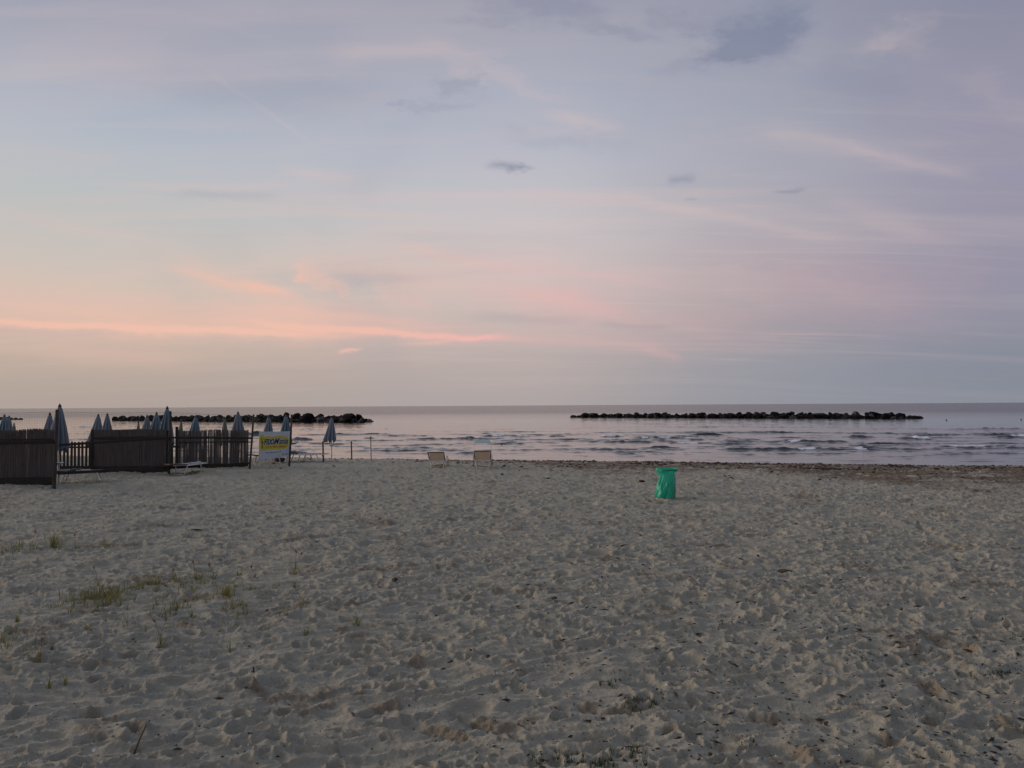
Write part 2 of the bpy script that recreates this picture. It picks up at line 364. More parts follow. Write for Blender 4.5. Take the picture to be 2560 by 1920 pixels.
MAT['canvas_stripe'] = canvas('striped_teal_canvas', (0.21,0.27,0.31), (0.10,0.20,0.26), (0.035,0.07,0.11))
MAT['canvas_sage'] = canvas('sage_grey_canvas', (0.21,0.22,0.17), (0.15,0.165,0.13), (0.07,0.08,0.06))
MAT['cap'] = simple('dark_cap', (0.09,0.07,0.06), None, 0.7)
t = NT('green_bag_film'); q = t.noise(t.pos((4,4,2), True), 1.0, 4, 0.6)
bagc = t.mix(t.mr(q, 0.3, 0.7), (0.07,0.70,0.48), (0.04,0.56,0.38))
m = t.set(Base_Color=bagc, Roughness=0.33, Specular_IOR_Level=0.5, Normal=t.bump(t.noise(t.pos((14,14,4), True), 1.0, 3, 0.6), 0.8, 0.03))
tr = t.n('ShaderNodeBsdfTranslucent'); t.l(bagc, tr.inputs[0]); mx = t.n('ShaderNodeMixShader'); mx.inputs[0].default_value = 0.42
out = t.t.nodes['Material Output']; t.l(t.b.outputs[0], mx.inputs[1]); t.l(tr.outputs[0], mx.inputs[2]); t.l(mx.outputs[0], out.inputs[0])
MAT['bag'] = m
MAT['bag_dark'] = simple('dark_green_band', (0.01,0.12,0.10), None, 0.45)
MAT['grey_pipe'] = simple('grey_pipe', (0.16,0.20,0.19), None, 0.5)
def blade(name, c0, c1):
    t = NT(name); q = t.noise(t.pos((3,3,3)), 1.0, 3); col = t.mix(t.mr(q, 0.3, 0.7), c0, c1)
    m = t.set(Base_Color=col, Roughness=0.6)
    tr = t.n('ShaderNodeBsdfTranslucent'); t.l(col, tr.inputs[0]); mx = t.n('ShaderNodeMixShader'); mx.inputs[0].default_value = 0.3
    t.l(t.b.outputs[0], mx.inputs[1]); t.l(tr.outputs[0], mx.inputs[2]); t.l(mx.outputs[0], t.t.nodes['Material Output'].inputs[0]); return m
MAT['grass'] = blade('beach_grass', (0.12,0.14,0.045), (0.25,0.235,0.08))
MAT['grass_dark'] = blade('dark_grass', (0.035,0.06,0.03), (0.07,0.09,0.04))
MAT['seed'] = blade('dry_seed_head', (0.26,0.15,0.075), (0.18,0.12,0.07))
MAT['twig'] = simple('dark_twig', (0.035,0.026,0.020), (0.07,0.05,0.036), 0.95, (20,20,20), obj=False)
MAT['shell'] = simple('white_shell', (0.72,0.70,0.66), (0.5,0.47,0.43), 0.5, (20,20,20), obj=False)
MAT['weed'] = simple('dry_seaweed', (0.040,0.030,0.022), (0.08,0.055,0.038), 0.95, (12,12,12), obj=False)
MAT['buoy'] = simple('dark_buoy', (0.045,0.02,0.018), None, 0.6)
MAT['sign_white'] = simple('white_sign_panel', (0.80,0.86,0.92), (0.74,0.80,0.87), 0.5, (2,2,2))
MAT['yellow'] = simple('yellow_print', (0.85,0.74,0.05), (0.78,0.68,0.05), 0.5, (3,3,3))
MAT['cream_print'] = simple('white_print', (0.72,0.74,0.70), None, 0.5, (3,3,3))
MAT['black_print'] = simple('black_print', (0.012,0.012,0.014), None, 0.5)
MAT['red_print'] = simple('red_print', (0.68,0.10,0.03), None, 0.5)
MAT['blue_print'] = simple('blue_grey_print', (0.06,0.12,0.18), None, 0.5)
MAT['brown_print'] = simple('brown_print', (0.12,0.05,0.04), None, 0.5)

# ------------------------------------------------------------------ numpy noise
def h2(ix, iy, s):
    n_ = (ix.astype(np.int64)*374761393 + iy.astype(np.int64)*668265263 + s*2147483647) & 0xffffffff
    n_ = ((n_ ^ (n_ >> 13))*1274126177) & 0xffffffff
    n_ = ((n_ ^ (n_ >> 15))*2246822519) & 0xffffffff
    return ((n_ ^ (n_ >> 16)) & 0xffffff)/float(0x1000000)
def perlin(x, y, s=0):
    xi, yi = np.floor(x), np.floor(y); fx, fy = x-xi, y-yi
    u, v = fx*fx*fx*(fx*(fx*6-15)+10), fy*fy*fy*(fy*(fy*6-15)+10)
    def g(a, b):
        th = h2(xi+a, yi+b, s)*2*np.pi; return np.cos(th)*(fx-a)+np.sin(th)*(fy-b)
    a0 = g(0,0)*(1-u)+g(1,0)*u; a1 = g(0,1)*(1-u)+g(1,1)*u
    return (a0*(1-v)+a1*v)*1.5
def stamps(x, y, cell, r0, r1, asp, depth, rim, s, prob=1.0, dens=None):
    out = np.zeros_like(x); cx, cy = np.floor(x/cell), np.floor(y/cell)
    for i in (-1,0,1):
        for k in (-1,0,1):
            a, b = cx+i, cy+k
            px = (a+h2(a,b,s+1))*cell; py = (b+h2(a,b,s+2))*cell
            on = h2(a,b,s+3) < prob
            if dens is not None: on = h2(a,b,s+3) < prob*dens
            th = h2(a,b,s+4)*np.pi*2; rr = r0+(r1-r0)*h2(a,b,s+5); dd = depth*(0.45+0.55*h2(a,b,s+6))
            ddx, ddy = x-px, y-py; c_, s_ = np.cos(th), np.sin(th)
            u = (ddx*c_+ddy*s_)/rr; v = (-ddx*s_+ddy*c_)/(rr*asp)
            q = np.sqrt(u*u+v*v+1e-9)
            sk = 1.0+0.5*u/np.maximum(q, .3)          # rim pushed to one side
            val = -dd*np.clip(1-q**4, 0, 1) + dd*rim*sk*np.exp(-((q-1.22)/0.26)**2)
            out += np.where(on & (q < 2.3), val, 0)
    return out
SH_A, SH_B = 0.25, 41.2
def shore_s(x, y):                 # metres seaward of the waterline
    return (y + SH_A*x - SH_B)/1.031 + 0.35*perlin(x/5.0, y*0, 77) + 0.15*perlin(x/1.4, y*0, 78)
WATER_Z = -0.22
DUG = []
for x0_, y0_, x1_, y1_, w_ in [(1130,1785,1290,1852,.11),(1040,1812,1180,1862,.09),(905,1768,1010,1772,.10),(900,1300,985,1318,.35),(1975,1244,2045,1246,.45),(1900,1800,1935,1806,.16),(2290,1700,2370,1760,.14),
        (1000,1660,1060,1664,.10),(1255,1666,1300,1672,.10),(1440,1772,1500,1785,.08),(1500,1790,1620,1780,.06),(1660,1835,1690,1840,.07),(430,1330 if False else 1560,480,1575,.14),(600,1715,690,1730,.10),(300,1645,345,1650,.10),
        (1870,1500,1880,1503,.10),(2210,1860,2240,1866,.10),(830,1530,940,1500,.10),(1330,1435,1370,1425,.14),(1230,1290,1260,1292,.25),(2400,1610,2440,1640,.12),(180,1800,260,1785,.10)]:
    a_, b_ = gp(x0_, y0_), gp(x1_, y1_); d_ = b_-a_; DUG.append(((a_.x+b_.x)/2, (a_.y+b_.y)/2, max(d_.length/2, w_), w_, math.atan2(d_.y, d_.x)))
def sand_fields(x, y):
    r = np.hypot(x, y); s = shore_s(x, y)
    land = np.clip((-s-1.0)/4.0, 0, 1)
    X0, Y0 = x, y; SC = 1.5; x, y = x*SC, y*SC
    h = 0.05*perlin(x/3.1, y/3.1, 1)+0.028*perlin(x/1.15, y/1.15, 2)
    wx = x+0.18*perlin(x/.8, y/.8, 3); wy = y+0.18*perlin(x/.8+9, y/.8, 4)
    a = R(12); rx, ry = wx*math.cos(a)+wy*math.sin(a), -wx*math.sin(a)+wy*math.cos(a)
    rid = 1-np.abs(perlin(rx/1.35, ry/0.38, 5))*1.7
    h += 0.046*np.clip(rid, -0.4, 1)**2
    rid2 = 1-np.abs(perlin(rx/0.62, ry/0.20, 6))*1.7
    h += 0.022*np.clip(rid2, -0.4, 1)**2
    rid3 = 1-np.abs(perlin((rx+0.05*perlin(x/.15,y/.15,12))/0.21, (ry-0.9*h)/0.085, 7))*2.0
    h += 0.013*np.clip(rid3, -0.2, 1)**2*np.clip(0.6+perlin(x/1.7, y/1.7, 13), 0, 1.2)*(0.6+1.1*np.clip((r-9)/20, 0, 1))
    dens = np.clip(0.75+0.8*perlin(x/2.4, y/2.4, 8), 0.3, 1)
    h += stamps(x, y, 0.95, 0.17, 0.30, 1.5, 0.056, 0.38, 100, 0.42)
    h += stamps(x, y, 0.40, 0.07, 0.12, 1.75, 0.056, 0.42, 200, 0.72, dens)
    h += stamps(x, y, 0.24, 0.035, 0.065, 1.4, 0.030, 0.45, 300, 0.65, dens)
    h += stamps(x, y, 0.13, 0.018, 0.038, 1.5, 0.014, 0.5, 400, 0.32, dens)
    x, y = X0, Y0; h = h*(1.08/SC)+0.02*perlin(x/3.1, y/3.1, 1)
    brown = np.clip(perlin(x/1.3, y/0.8, 21)*1.6+perlin(x/.22, y/.18, 22)*1.1-0.55, 0, 1)
    h *= 1.3+0.1*np.clip((r-9)/12, 0, 1)
    extra = np.zeros_like(x)
    for bx, by, rx_, ry_, ang in DUG:
        m_ = (x-bx)**2+(y-by)**2 < (1.6*max(rx_, ry_))**2
        if not m_.any(): continue
        xs, ys = x[m_], y[m_]
        ca, sa = math.cos(ang), math.sin(ang); u = ((xs-bx)*ca+(ys-by)*sa)/rx_; v = (-(xs-bx)*sa+(ys-by)*ca)/ry_
        e = np.exp(-(u*u+v*v)**1.5); brown[m_] = np.maximum(brown[m_], e*(0.95+0.8*perlin(xs/.16, ys/.16, 23))); h[m_] -= e*0.05*np.clip(1-v*2, -.6, 1); extra[m_] = np.maximum(extra[m_], e)
    h += extra*(0.022*perlin(x/.07, y/.05, 37)) if extra.any() else 0
    crumb = np.clip(brown*1.4, 0, 1)*(0.25+0.75*(r < 24))
    h += crumb*(0.016*perlin(x/.055, y/.05, 31)+0.010*perlin(x/.028, y/.026, 32)+0.008)
    h += 0.007*perlin(x/.12, y/.05, 33)+0.004*perlin(x/.045, y/.03, 34)+0.012*np.clip((r-9)/12, 0, 1)*perlin(x/.42, y/.15, 35)*(1-1.2*np.abs(perlin(x/.9, y/.5, 36)))
    far_ = np.clip((60-r)/15, 0, 1); h = h*(0.25+0.75*land)*far_
    # the beach drops to the water
    h += np.where(s > -1.6, -np.clip(s+1.6, 0, 60)*0.13, 0) - 0.02*np.clip(s+4, 0, 2.4)
    h = np.maximum(h, -3.0)
    # seaweed wrack: thin on the left, a broad brown belt on the right
    right = np.clip((x+6.5)/16, 0, 1)
    wd = 1.6+right*11.0*(0.8+0.5*perlin(x/6.0, y*0, 51))
    wr = np.clip(1.2-np.abs(s+0.8+wd*0.35)/(wd*0.65), 0, 1)*(0.55+0.45*right)
    wr = np.clip(wr*1.1*(0.9+1.0*perlin(x/2.4, y/0.8, 52))+wr*0.9*perlin(x/.3, y/.2, 53), 0, 1)
    spots = np.clip((perlin(x/2.6, y/1.3, 61)-0.52)*4, 0, 1)*(0.5+perlin(x/.25, y/.16, 62))*0.8*np.clip((x+6)/10,0,1)*(y>15)
    wr = np.clip(wr+spots, 0, 1)
    h += wr*0.03*(perlin(x/.22, y/.18, 54)+0.3)
    wet = np.clip((s+0.9)/0.6, 0, 1)
    return h, brown, wr, wet
def sand_z(x, y):
    return float(sand_fields(np.array([float(x)]), np.array([float(y)]))[0][0])
def on_sand(px, py):               # the point of the beach seen at a place of the photograph
    p_ = gp(px, py, 0)
    for _ in range(3): p_ = gp(px, py, sand_z(p_.x, p_.y))
    return p_

# ------------------------------------------------------------------ the beach: one sheet, fine where the photograph looks
th_f = np.tan(np.linspace(-math.atan(0.80), math.atan(0.80), 1)) if False else None
front = np.degrees(np.arctan(np.linspace(-0.80, 0.80, 900)))
side = np.arange(front[-1]+2.5, 360+front[0]-1, 3.0)
TH = np.radians(np.concatenate([front, side]))
rr = np.concatenate([np.geomspace(0.4, 4.3, 24)[:-1], np.geomspace(4.3, 52, 1050), np.geomspace(54, 3000, 46)])
RG, TG = np.meshgrid(rr, TH, indexing='ij')
X, Y = RG*np.sin(TG), RG*np.cos(TG)
Hh, br, wr, wet = sand_fields(X, Y)
seaw = shore_s(X, Y)
beach = grid_mesh('beach_sand', X, Y, Hh, MAT['sand'], keep=(seaw < 14), attrs={'brown': br, 'wrack': wr, 'wet': wet}, wrap=True)
tag(beach, kind='structure', label='trampled pale grey brown beach sand covered in soft footprints')

# ------------------------------------------------------------------ the sea
front = np.degrees(np.arctan(np.linspace(-0.74, 0.74, 620)))
TH = np.radians(np.concatenate([np.arange(-100, front[0]-1, 2.5), front, np.arange(front[-1]+2.5, 101, 2.5)]))
rr = np.concatenate([np.arange(28, 44, 0.28), np.arange(44, 88, 0.125), np.geomspace(88, 230, 150)[1:], np.geomspace(230, 11000, 110)[1:]])
RG, TG = np.meshgrid(rr, TH, indexing='ij')
X, Y = RG*np.sin(TG), RG*np.cos(TG)
Z = np.full_like(X, WATER_Z); FO = np.zeros_like(X)
amp = np.clip((RG-36)/12, 0.15, 1)*np.clip((260-RG)/150, 0.0, 1)
ar = 1+0.8*perlin(X/9, Y/6, 40)
Z += amp*ar*0.9*(0.024*perlin(X/3.2, Y/1.1, 41)+0.012*perlin(X/1.2, Y/0.45, 42)+0.035*np.clip(1-np.abs(perlin(X/6.5, Y/1.8, 43))*3.2, 0, 1)**2*np.clip(.4+perlin(X/12,Y/5,44),0,1))
# crests read off the photograph: x0, x1, y, thickness, foam spans
WAVES = [(1723,1814,1089,6.5,[]),(1497,1549,1092,4.5,[(1500,1545)]),(1585,1755,1096,4.5,[(1600,1622),(1640,1680),(1705,1740)]),(1400,1475,1098,4,[]),(1500,1650,1106,4.5,[]),
 (1665,1790,1109,5.5,[(1690,1748)]),(1606,1716,1122,4,[]),(1789,2050,1125,4,[(1990,2040)]),(2000,2255,1126,4,[(2140,2170)]),(1793,1900,1102,4,[]),(2116,2190,1094,5,[]),
 (2245,2335,1098,8,[(2282,2325)]),(1950,2130,1107,6,[(1972,2002)]),(2100,2300,1111,5.5,[]),(2331,2600,1119,6,[(2366,2476)]),(2267,2420,1089,4,[]),(2465,2640,1094,5.5,[(2515,2600)]),
 (2331,2640,1135,4,[]),(2075,2158,1075,2.5,[]),(2330,2600,1074,3,[]),(2440,2620,1083,3.5,[]),(2105,2230,1161,3.5,[]),(2500,2620,1171,4,[]),
 (722,785,1101,6,[]),(632,650,1087,6,[]),(735,1010,1088,2,[]),(906,938,1096,4,[]),(1203,1272,1091,5,[(1225,1262)]),(1141,1187,1099,5,[]),(1232,1320,1101,4,[(1236,1290)]),
 (1020,1105,1101,3,[]),(1255,1300,1108,4,[]),(1143,1180,1144,3,[]),(1300,1345,1091,4,[(1305,1345)]),(1370,1420,1092,3,[]),(940,1090,1090,2.5,[]),(760,900,1110,2.5,[]),
 (1720,1800,1151,3,[]),(1660,1680,1151,3,[]),(1745,1800,1159,3,[]),(1590,1615,1141,2.5,[]),(1880,1935,1155,3,[]),(1550,1570,1138,2,[]),(2230,2290,1148,2.5,[]),(1985,2050,1160,3,[]),
 (2000,2100,1116,3.5,[]),(1850,1905,1101,4.5,[]),(150,340,1085,3,[]),(160,330,1100,2.5,[]),(-60,60,1092,3,[]),(420,500,1090,2.5,[]),(1860,2100,1071,1.8,[]),(1420,1600,1082,1.8,[]),
 (-400,-150,1096,5,[(-300,-200)]),(2700,2900,1112,6,[(2760,2850)]),(1330,1400,1128,2,[]),(1050,1130,1123,2.2,[]),(1430,1480,1141,2,[]),(1900,2010,1136,2.2,[]),(2140,2300,1142,2.2,[]),
 (1000,1140,1112,2,[]),(700,800,1127,2,[]),(830,960,1130,2,[]),(1250,1400,1150,1.8,[]),(950,1040,1146,2,[]),(2400,2520,1154,2.2,[]),(2050,2200,1152,2,[]),(1560,1700,1130,2,[])]
wr_ = random.Random(77)
for i in range(95):
    y0 = wr_.uniform(1068, 1138); xc = wr_.uniform(250, 2650); WAVES.append((xc-wr_.uniform(70,200), xc+wr_.uniform(70,200), y0, wr_.uniform(1.7,3.3), []))
for i in range(190):
    y0 = 1070+100*wr_.random()**1.25; xc = wr_.uniform(350, 2700) if wr_.random() < .35 else wr_.uniform(1100, 2650); w_ = wr_.uniform(12, 55)*(1.6 if wr_.random() < .2 else 1)
    if y0 > 1140: continue
    WAVES.append((xc-w_, xc+w_, y0, wr_.uniform(1.2, 2.8)*(0.6+0.4*(y0-1060)/80), []))
for i, (x0, x1, y0, th, foams) in enumerate(WAVES):
    P0, P1 = gp(x0, y0, WATER_Z), gp(x1, y0, WATER_Z); cx, cy = (P0.x+P1.x)/2, (P0.y+P1.y)/2; hw_ = max(abs(P1.x-P0.x)/2, 0.4)
    slope = (P1.y-P0.y)/(P1.x-P0.x)
    hgt = th*cy/F_PX*1.15
    msk = (np.abs(X-cx) < hw_*1.5+1) & (np.abs(Y-(cy+slope*(X-cx))) < 3.5)
    xs, ys = X[msk], Y[msk]
    u = (xs-cx)/hw_; yc = cy+slope*(xs-cx)+0.42*perlin(xs/1.8, xs*0+i, 500)+0.12*perlin(xs/.35, xs*0+i, 501)
    v = ys-yc
    env = np.clip(1.2-u**2*.9, 0, 1)*np.clip(0.85+0.5*perlin(xs/2.2, xs*0+i*3.3, 502)+.3*perlin(xs/.5, xs*0+i, 503), 0.15, 1.3)
    env = env*np.clip(1.1-0.9*np.abs(perlin(xs/.8+i, ys/.5, 504)), .2, 1)
    Z[msk] += hgt*env*np.where(v < 0, np.exp(-(v/(0.16+hgt*0.8))**2), np.exp(-(v/(0.45+hgt*3))**2))
    for f0, f1 in foams:
        g0, g1 = gp(f0, y0, WATER_Z).x, gp(f1, y0, WATER_Z).x; mu = (xs-(g0+g1)/2)/((g1-g0)/2)
        FO[msk] = np.maximum(FO[msk], np.clip(1.35-mu**2, 0, 1)*np.exp(-((v-0.15)/(0.35+hgt*1.2))**2)*1.0)
ss = shore_s(X, Y)
FO = np.maximum(FO, np.exp(-((ss-0.15)/0.12)**2)*np.clip(perlin(X/3.0, X*0, 90)*2.2+np.where(X > 12, 0.25, -0.25), 0, 0.85))
Z -= np.where(ss < 0.6, 0.0, 0.0)
FAR = np.clip((RG-150)/160, 0, 1)*0.85
sea = grid_mesh('sea_water', X, Y, Z, MAT['water'], keep=(ss > -3.5), attrs={'foam': FO, 'far': FAR})
tag(sea, kind='structure', label='calm pink grey sea with small dark breaking wavelets')

# ------------------------------------------------------------------ breakwaters of dark boulders
import bmesh
rock_meshes = []
for k in range(12):
    bm = bmesh.new(); bmesh.ops.create_icosphere(bm, subdivisions=2, radius=1.0)
    rg = random.Random(40+k); planes = [(Vector((rg.gauss(0,1), rg.gauss(0,1), rg.gauss(0,1))).normalized(), rg.uniform(0.42, 0.8)) for _ in range(9)]
    for v in bm.verts:
        for n_, d in planes:
            e = v.co.dot(n_)-d
            if e > 0: v.co -= n_*e
        v.co += Vector((rg.uniform(-1,1), rg.uniform(-1,1), rg.uniform(-1,1)))*0.035
    bmesh.ops.dissolve_limit(bm, angle_limit=R(9), verts=bm.verts, edges=bm.edges)
    bmesh.ops.triangulate(bm, faces=bm.faces)
    me = bpy.data.meshes.new('rock'); bm.to_mesh(me); bm.free(); me.materials.append(MAT['rock']); rock_meshes.append(me)
def breakwater(P0, P1, size0, size1, top0, top1, label, seed):
    rg = random.Random(seed); P0, P1 = Vector(P0), Vector(P1); d = P1-P0; Ln = d.length; d.normalize(); nrm = Vector((-d.y, d.x, 0))
    c0 = (P0+P1)/2; root = empty('breakwater', (c0.x, c0.y, WATER_Z), 0, label, 'breakwater', 'rock breakwaters offshore')
    for row, (off, zf, sf) in enumerate([(0.0, 0.02, 1.0), (1.1, 0.45, 0.95), (2.2, 0.62, 0.8), (0.5, 0.30, 0.7), (3.6, 0.1, 1.0)]):
        s_ = rg.uniform(0, 1.0)
        while s_ < Ln:
            f = s_/Ln; sz = (size0+(size1-size0)*f)*rg.uniform(0.65, 1.3)*sf; tp = (top0+(top1-top0)*f)
            endf = min(1, min(s_, Ln-s_)/(2.2+row)+0.25)
            if not (row in (1,2,3) and (s_ < 1.8 or Ln-s_ < 1.8)):
                p_ = P0+d*s_+nrm*(off+rg.uniform(-.25,.25))
                o = bpy.data.objects.new('rock', rg.choice(rock_meshes)); COL.objects.link(o); o.parent = root
                o.location = (p_.x-c0.x, p_.y-c0.y, tp*zf*endf*rg.uniform(0.85,1.12)-0.08)
                o.scale = (sz*rg.uniform(.5,.85), sz*rg.uniform(.5,.7), sz*rg.uniform(.32,.6)); o.rotation_euler = (rg.uniform(-.6,.6), rg.uniform(-.6,.6), rg.uniform(0,6.28))
            s_ += sz*(0.72 if row in (0,4) else 1.15 if row != 2 else 1.6)
    return root
def W(px, py): p_ = gp(px, py, WATER_Z); return (p_.x, p_.y, 0)
breakwater(W(1432,1043.5), W(2300,1046.5), 1.6, 1.7, 1.05, 1.15, 'long low dark rock breakwater standing alone on the right side of the sea', 1)
breakwater(W(282,1051.5), W(905,1055.5), 1.5, 2.0, 0.98, 1.65, 'dark rock breakwater behind the closed parasols, with big pale boulders at its right end', 2)
breakwater(W(-230,1049), W(22,1050), 1.4, 1.1, 0.9, 0.6, 'end of a rock breakwater cut off by the left edge, behind the leftmost parasols', 3)
for px, py, w_, lb in [(647,1061,3,'small dark buoy on the water left of the yellow and white sign top'), (1254,1112,4,'small dark buoy just right of the sunbed sunshade'),
        (1512,1047.6,3,'tiny dark buoy floating just in front of the left end of the right breakwater'), (2366,1050,4,'tiny dark buoy just past the right end of the right breakwater'), (2553,1048.8,3.5,'tiny dark buoy at the right edge of the picture')]:
    p_ = gp(px, py+1, WATER_Z); r_ = w_*p_.y/F_PX*0.55
    b = empty('buoy', (p_.x, p_.y, WATER_Z), 0, lb, 'buoy', 'small buoys floating offshore')
    mb = MB(); mb.tube([(0,0,-r_*.7), (0,0,-r_*.3), (0,0,r_*.4), (0,0,r_*.9), (0,0,r_*1.1)], [r_*.6, r_, r_*.95, r_*.5, r_*.2], 12); mb.build('float', MAT['buoy'], b, True)
    MB().tube([(0,0,r_), (0,0,r_*1.7)], r_*.16, 6).build('mast', MAT['buoy'], b)

# ------------------------------------------------------------------ closed parasols
def canopy_mesh(kind, seed, length=1.32, wid=0.28, skew=0.06):
    rg = np.random.default_rng(seed); na, nz_ = 48, 22
    a = np.linspace(0, 2*np.pi, na, endpoint=False); tt = np.linspace(0, 1, nz_)
    A, T = np.meshgrid(a, tt)
    prof = wid*(0.16+0.84*T**0.85)*np.clip(T*9+0.35, 0, 1)
    ph = rg.uniform(0, 6.28, 4)
    fold = np.cos(8*A+ph[0]+0.5*np.sin(2*A+ph[1]))
    rad = prof*(1+0.16*fold*np.clip(T*2, 0, 1)+0.14*np.cos(A-ph[2])*T+0.07*np.cos(3*A+ph[3])*T)
    X_ = rad*np.cos(A)-skew*T**1.6; Y_ = rad*np.sin(A)
    Z_ = -T*length+T**6*0.09*fold+0.03*np.sin(3*A+ph[1])*T**4
    fo = np.clip((-fold-0.1), 0, 1)*np.clip(T*3, 0, 1)  # pleat recesses darkened in the canvas colour: painted shade of the folds
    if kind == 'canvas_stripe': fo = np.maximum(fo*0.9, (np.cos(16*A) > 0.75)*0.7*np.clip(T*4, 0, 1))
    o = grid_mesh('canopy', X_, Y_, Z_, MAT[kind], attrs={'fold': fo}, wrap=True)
    me = o.data; bpy.data.objects.remove(o); return me
CAN = {('canvas_blue', i): canopy_mesh('canvas_blue', 10+i, wid=0.31+0.03*(i % 2), skew=(0.10, 0.03, 0.14)[i]) for i in range(3)}
CAN.update({('canvas_stripe', i): canopy_mesh('canvas_stripe', 20+i, wid=0.33, skew=0.10) for i in range(2)})
CAN.update({('canvas_sage', i): canopy_mesh('canvas_sage', 30+i, wid=0.20, skew=0.05) for i in range(2)})
pole_me = MB().tube([(0,0,-0.35), (0,0,1)], 0.022, 8).mesh('pole', MAT['white_metal'], True)
lower_me = MB().tube([(0,0,-0.35), (0,0,0.74)], 0.034, 10).mesh('base_tube', MAT['white_plastic'], True)
tray_me = MB().tube([(0,0,0.70), (0,0,0.75), (0,0,0.775), (0,0,0.785)], [0.03, 0.12, 0.175, 0.175], 18).mesh('tray', MAT['white_plastic'], False)
cap_me = MB().tube([(0,0,-0.05), (0,0,0.0), (0,0,0.03), (0,0,0.06)], [0.055, 0.045, 0.02, 0.012], 8).mesh('finial', MAT['cap'], True)
hub_me = MB().tube([(0,0,-0.03), (0,0,0.0), (0,0,0.05)], [0.03, 0.04, 0.03], 8).mesh('hub', MAT['cap'], True)
def parasol(px, tipy, Yd, kind, var, label, k=1.0, rz=0.0, tray=True):
    tip = at(px, tipy, Yd); zs = max(sand_z(tip.x, Yd), -0.5) if shore_s(np.array([tip.x]), np.array([Yd]))[0] < 0 else -0.4
    H_ = tip.z-zs; root = empty('beach_parasol', (tip.x, Yd, zs), 0, label, 'parasol', 'closed beach parasols')
    def part(name, me, loc, sc=(1,1,1), rot=(0,0,0)):
        o = bpy.data.objects.new(name, me); COL.objects.link(o); o.parent = root; o.location = loc; o.scale = sc; o.rotation_euler = rot; return o
    part('pole', pole_me, (0,0,0.35 if False else 0), (1,1,H_-0.12))
    part('canopy', CAN[(kind, var)], (0,0,H_-0.07), (k,k,k), (0,0,0))
    part('finial', cap_me, (0,0,H_-0.065), (k,k,k)); part('hub', hub_me, (0,0,H_-0.07-1.18*k))
    part('base_tube', lower_me, (0,0,0))
    tl = random.Random(int(px)); root.rotation_euler = (R(tl.uniform(-1,1)), R(tl.uniform(-1.3,1.3)), 0); root.children[1].rotation_euler = (0, 0, R(tl.uniform(-30,30))); root.children[1].scale = (k*tl.uniform(.88,1.08), k*tl.uniform(.9,1.1), k*tl.uniform(.94,1.05))
    if tray: part('tray', tray_me, (0,0,0), (1,1,1))
    return root
parasol(148,1009,28.5,'canvas_blue',1,'large closed blue grey parasol rising right beside the nearest fence post',1.18)
parasol(128,1030,32.5,'canvas_blue',0,'closed blue grey parasol leaning out just left of the nearest fence post',1.05)
parasol(11,1035,38.0,'canvas_stripe',0,'leftmost closed blue striped parasol, at the left edge',1.1)
parasol(21,1038,40.0,'canvas_blue',2,'closed blue parasol half hidden behind the leftmost striped one',1.05)
parasol(37,1056,44.0,'canvas_sage',0,'small far grey green parasol over the left reed screen',1.0)
parasol(245,1034,38.0,'canvas_blue',0,'closed blue grey parasol above the left end of the middle reed screen',1.1)
parasol(270,1032,37.0,'canvas_blue',2,'closed blue grey parasol next to the left breakwater tip, second above the middle reed screen',1.1)
parasol(346,1052,44.0,'canvas_sage',1,'small far sage parasol above the centre of the middle reed screen',1.0)
parasol(368,1036,39.0,'canvas_blue',0,'closed blue grey parasol right of the small sage one over the middle screen',1.05)
parasol(394,1029,36.0,'canvas_stripe',1,'closed striped parasol directly left of the tallest striped parasol',1.1)
parasol(417,1015,33.6,'canvas_stripe',0,'tall closed teal striped parasol beside the second fence post',1.22)
parasol(452,1048,42.0,'canvas_sage',0,'small sage parasol just right of the second fence post',1.05)
parasol(488,1038,40.0,'canvas_stripe',1,'closed striped parasol above the left half of the right reed screen',1.1)
parasol(564,1041,42.0,'canvas_sage',1,'narrow grey parasol above the right half of the right reed screen',1.15)
parasol(598,1028,36.5,'canvas_blue',1,'closed pale blue parasol above the right end of the right reed screen',1.12)
parasol(674,1038,39.0,'canvas_blue',2,'closed blue grey parasol above the left half of the white sign',1.1)
parasol(717,1035,38.5,'canvas_stripe',0,'closed parasol behind the post at the right edge of the sign',1.12)
parasol(829,1040,40.0,'canvas_blue',0,'closed grey blue parasol standing free right of the sign, white pole in view',0.93)

# ------------------------------------------------------------------ wire fence with its posts and rails
PA, PB, PC, PD = on_sand(135,1224), on_sand(422,1187), on_sand(624,1171), on_sand(723,1166)
PL = PA+(PA-PB)*0.95
root = empty('wire_fence', (PB.x, PB.y, 0), 0, 'tall wire mesh fence on four weathered posts in front of the reed screens', 'fence')
o0 = Vector((PB.x, PB.y, 0))
def rp(p_): return Vector(p_)-o0
def post(foot, top, r_, mat='wood_post'):
    f = Vector(foot); tp = Vector(top); MB().tube([rp(f-Vector((0,0,.3))), rp(f), rp((f+tp)/2+Vector((.01,0,0))), rp(tp)], [r_*1.05, r_, r_*.95, r_*.9], 10).build('post', MAT[mat], root, True)
TA, TB, TC, TD = at(143,1024,PA.y), at(426,1028,PB.y), at(634,1036,PC.y), at(729,1036,PD.y)
post(PA, TA, 0.062); post(PB, TB, 0.052); post(PC, TC, 0.047); post(PD, TD, 0.05)
post(PL, (PL.x, PL.y, 2.7), 0.06)
def rail(a, b, w_, t_, mat='wood_dark'): MB().bar(rp(a), rp(b), t_, w_).build('rail', MAT[mat], root)
off = Vector((0.03, 0.09, 0))
rail(at(135,1105.5,PA.y)+off, at(-90,1109.5,PA.y-3.6)+off, 0.11, 0.04)
rail(at(142,1113,PA.y)+off, at(428,1094.5,PB.y)+off, 0.085, 0.04)
rail(at(420,1094,PB.y+.1), at(632,1095.5,PC.y+.15), 0.075, 0.04)
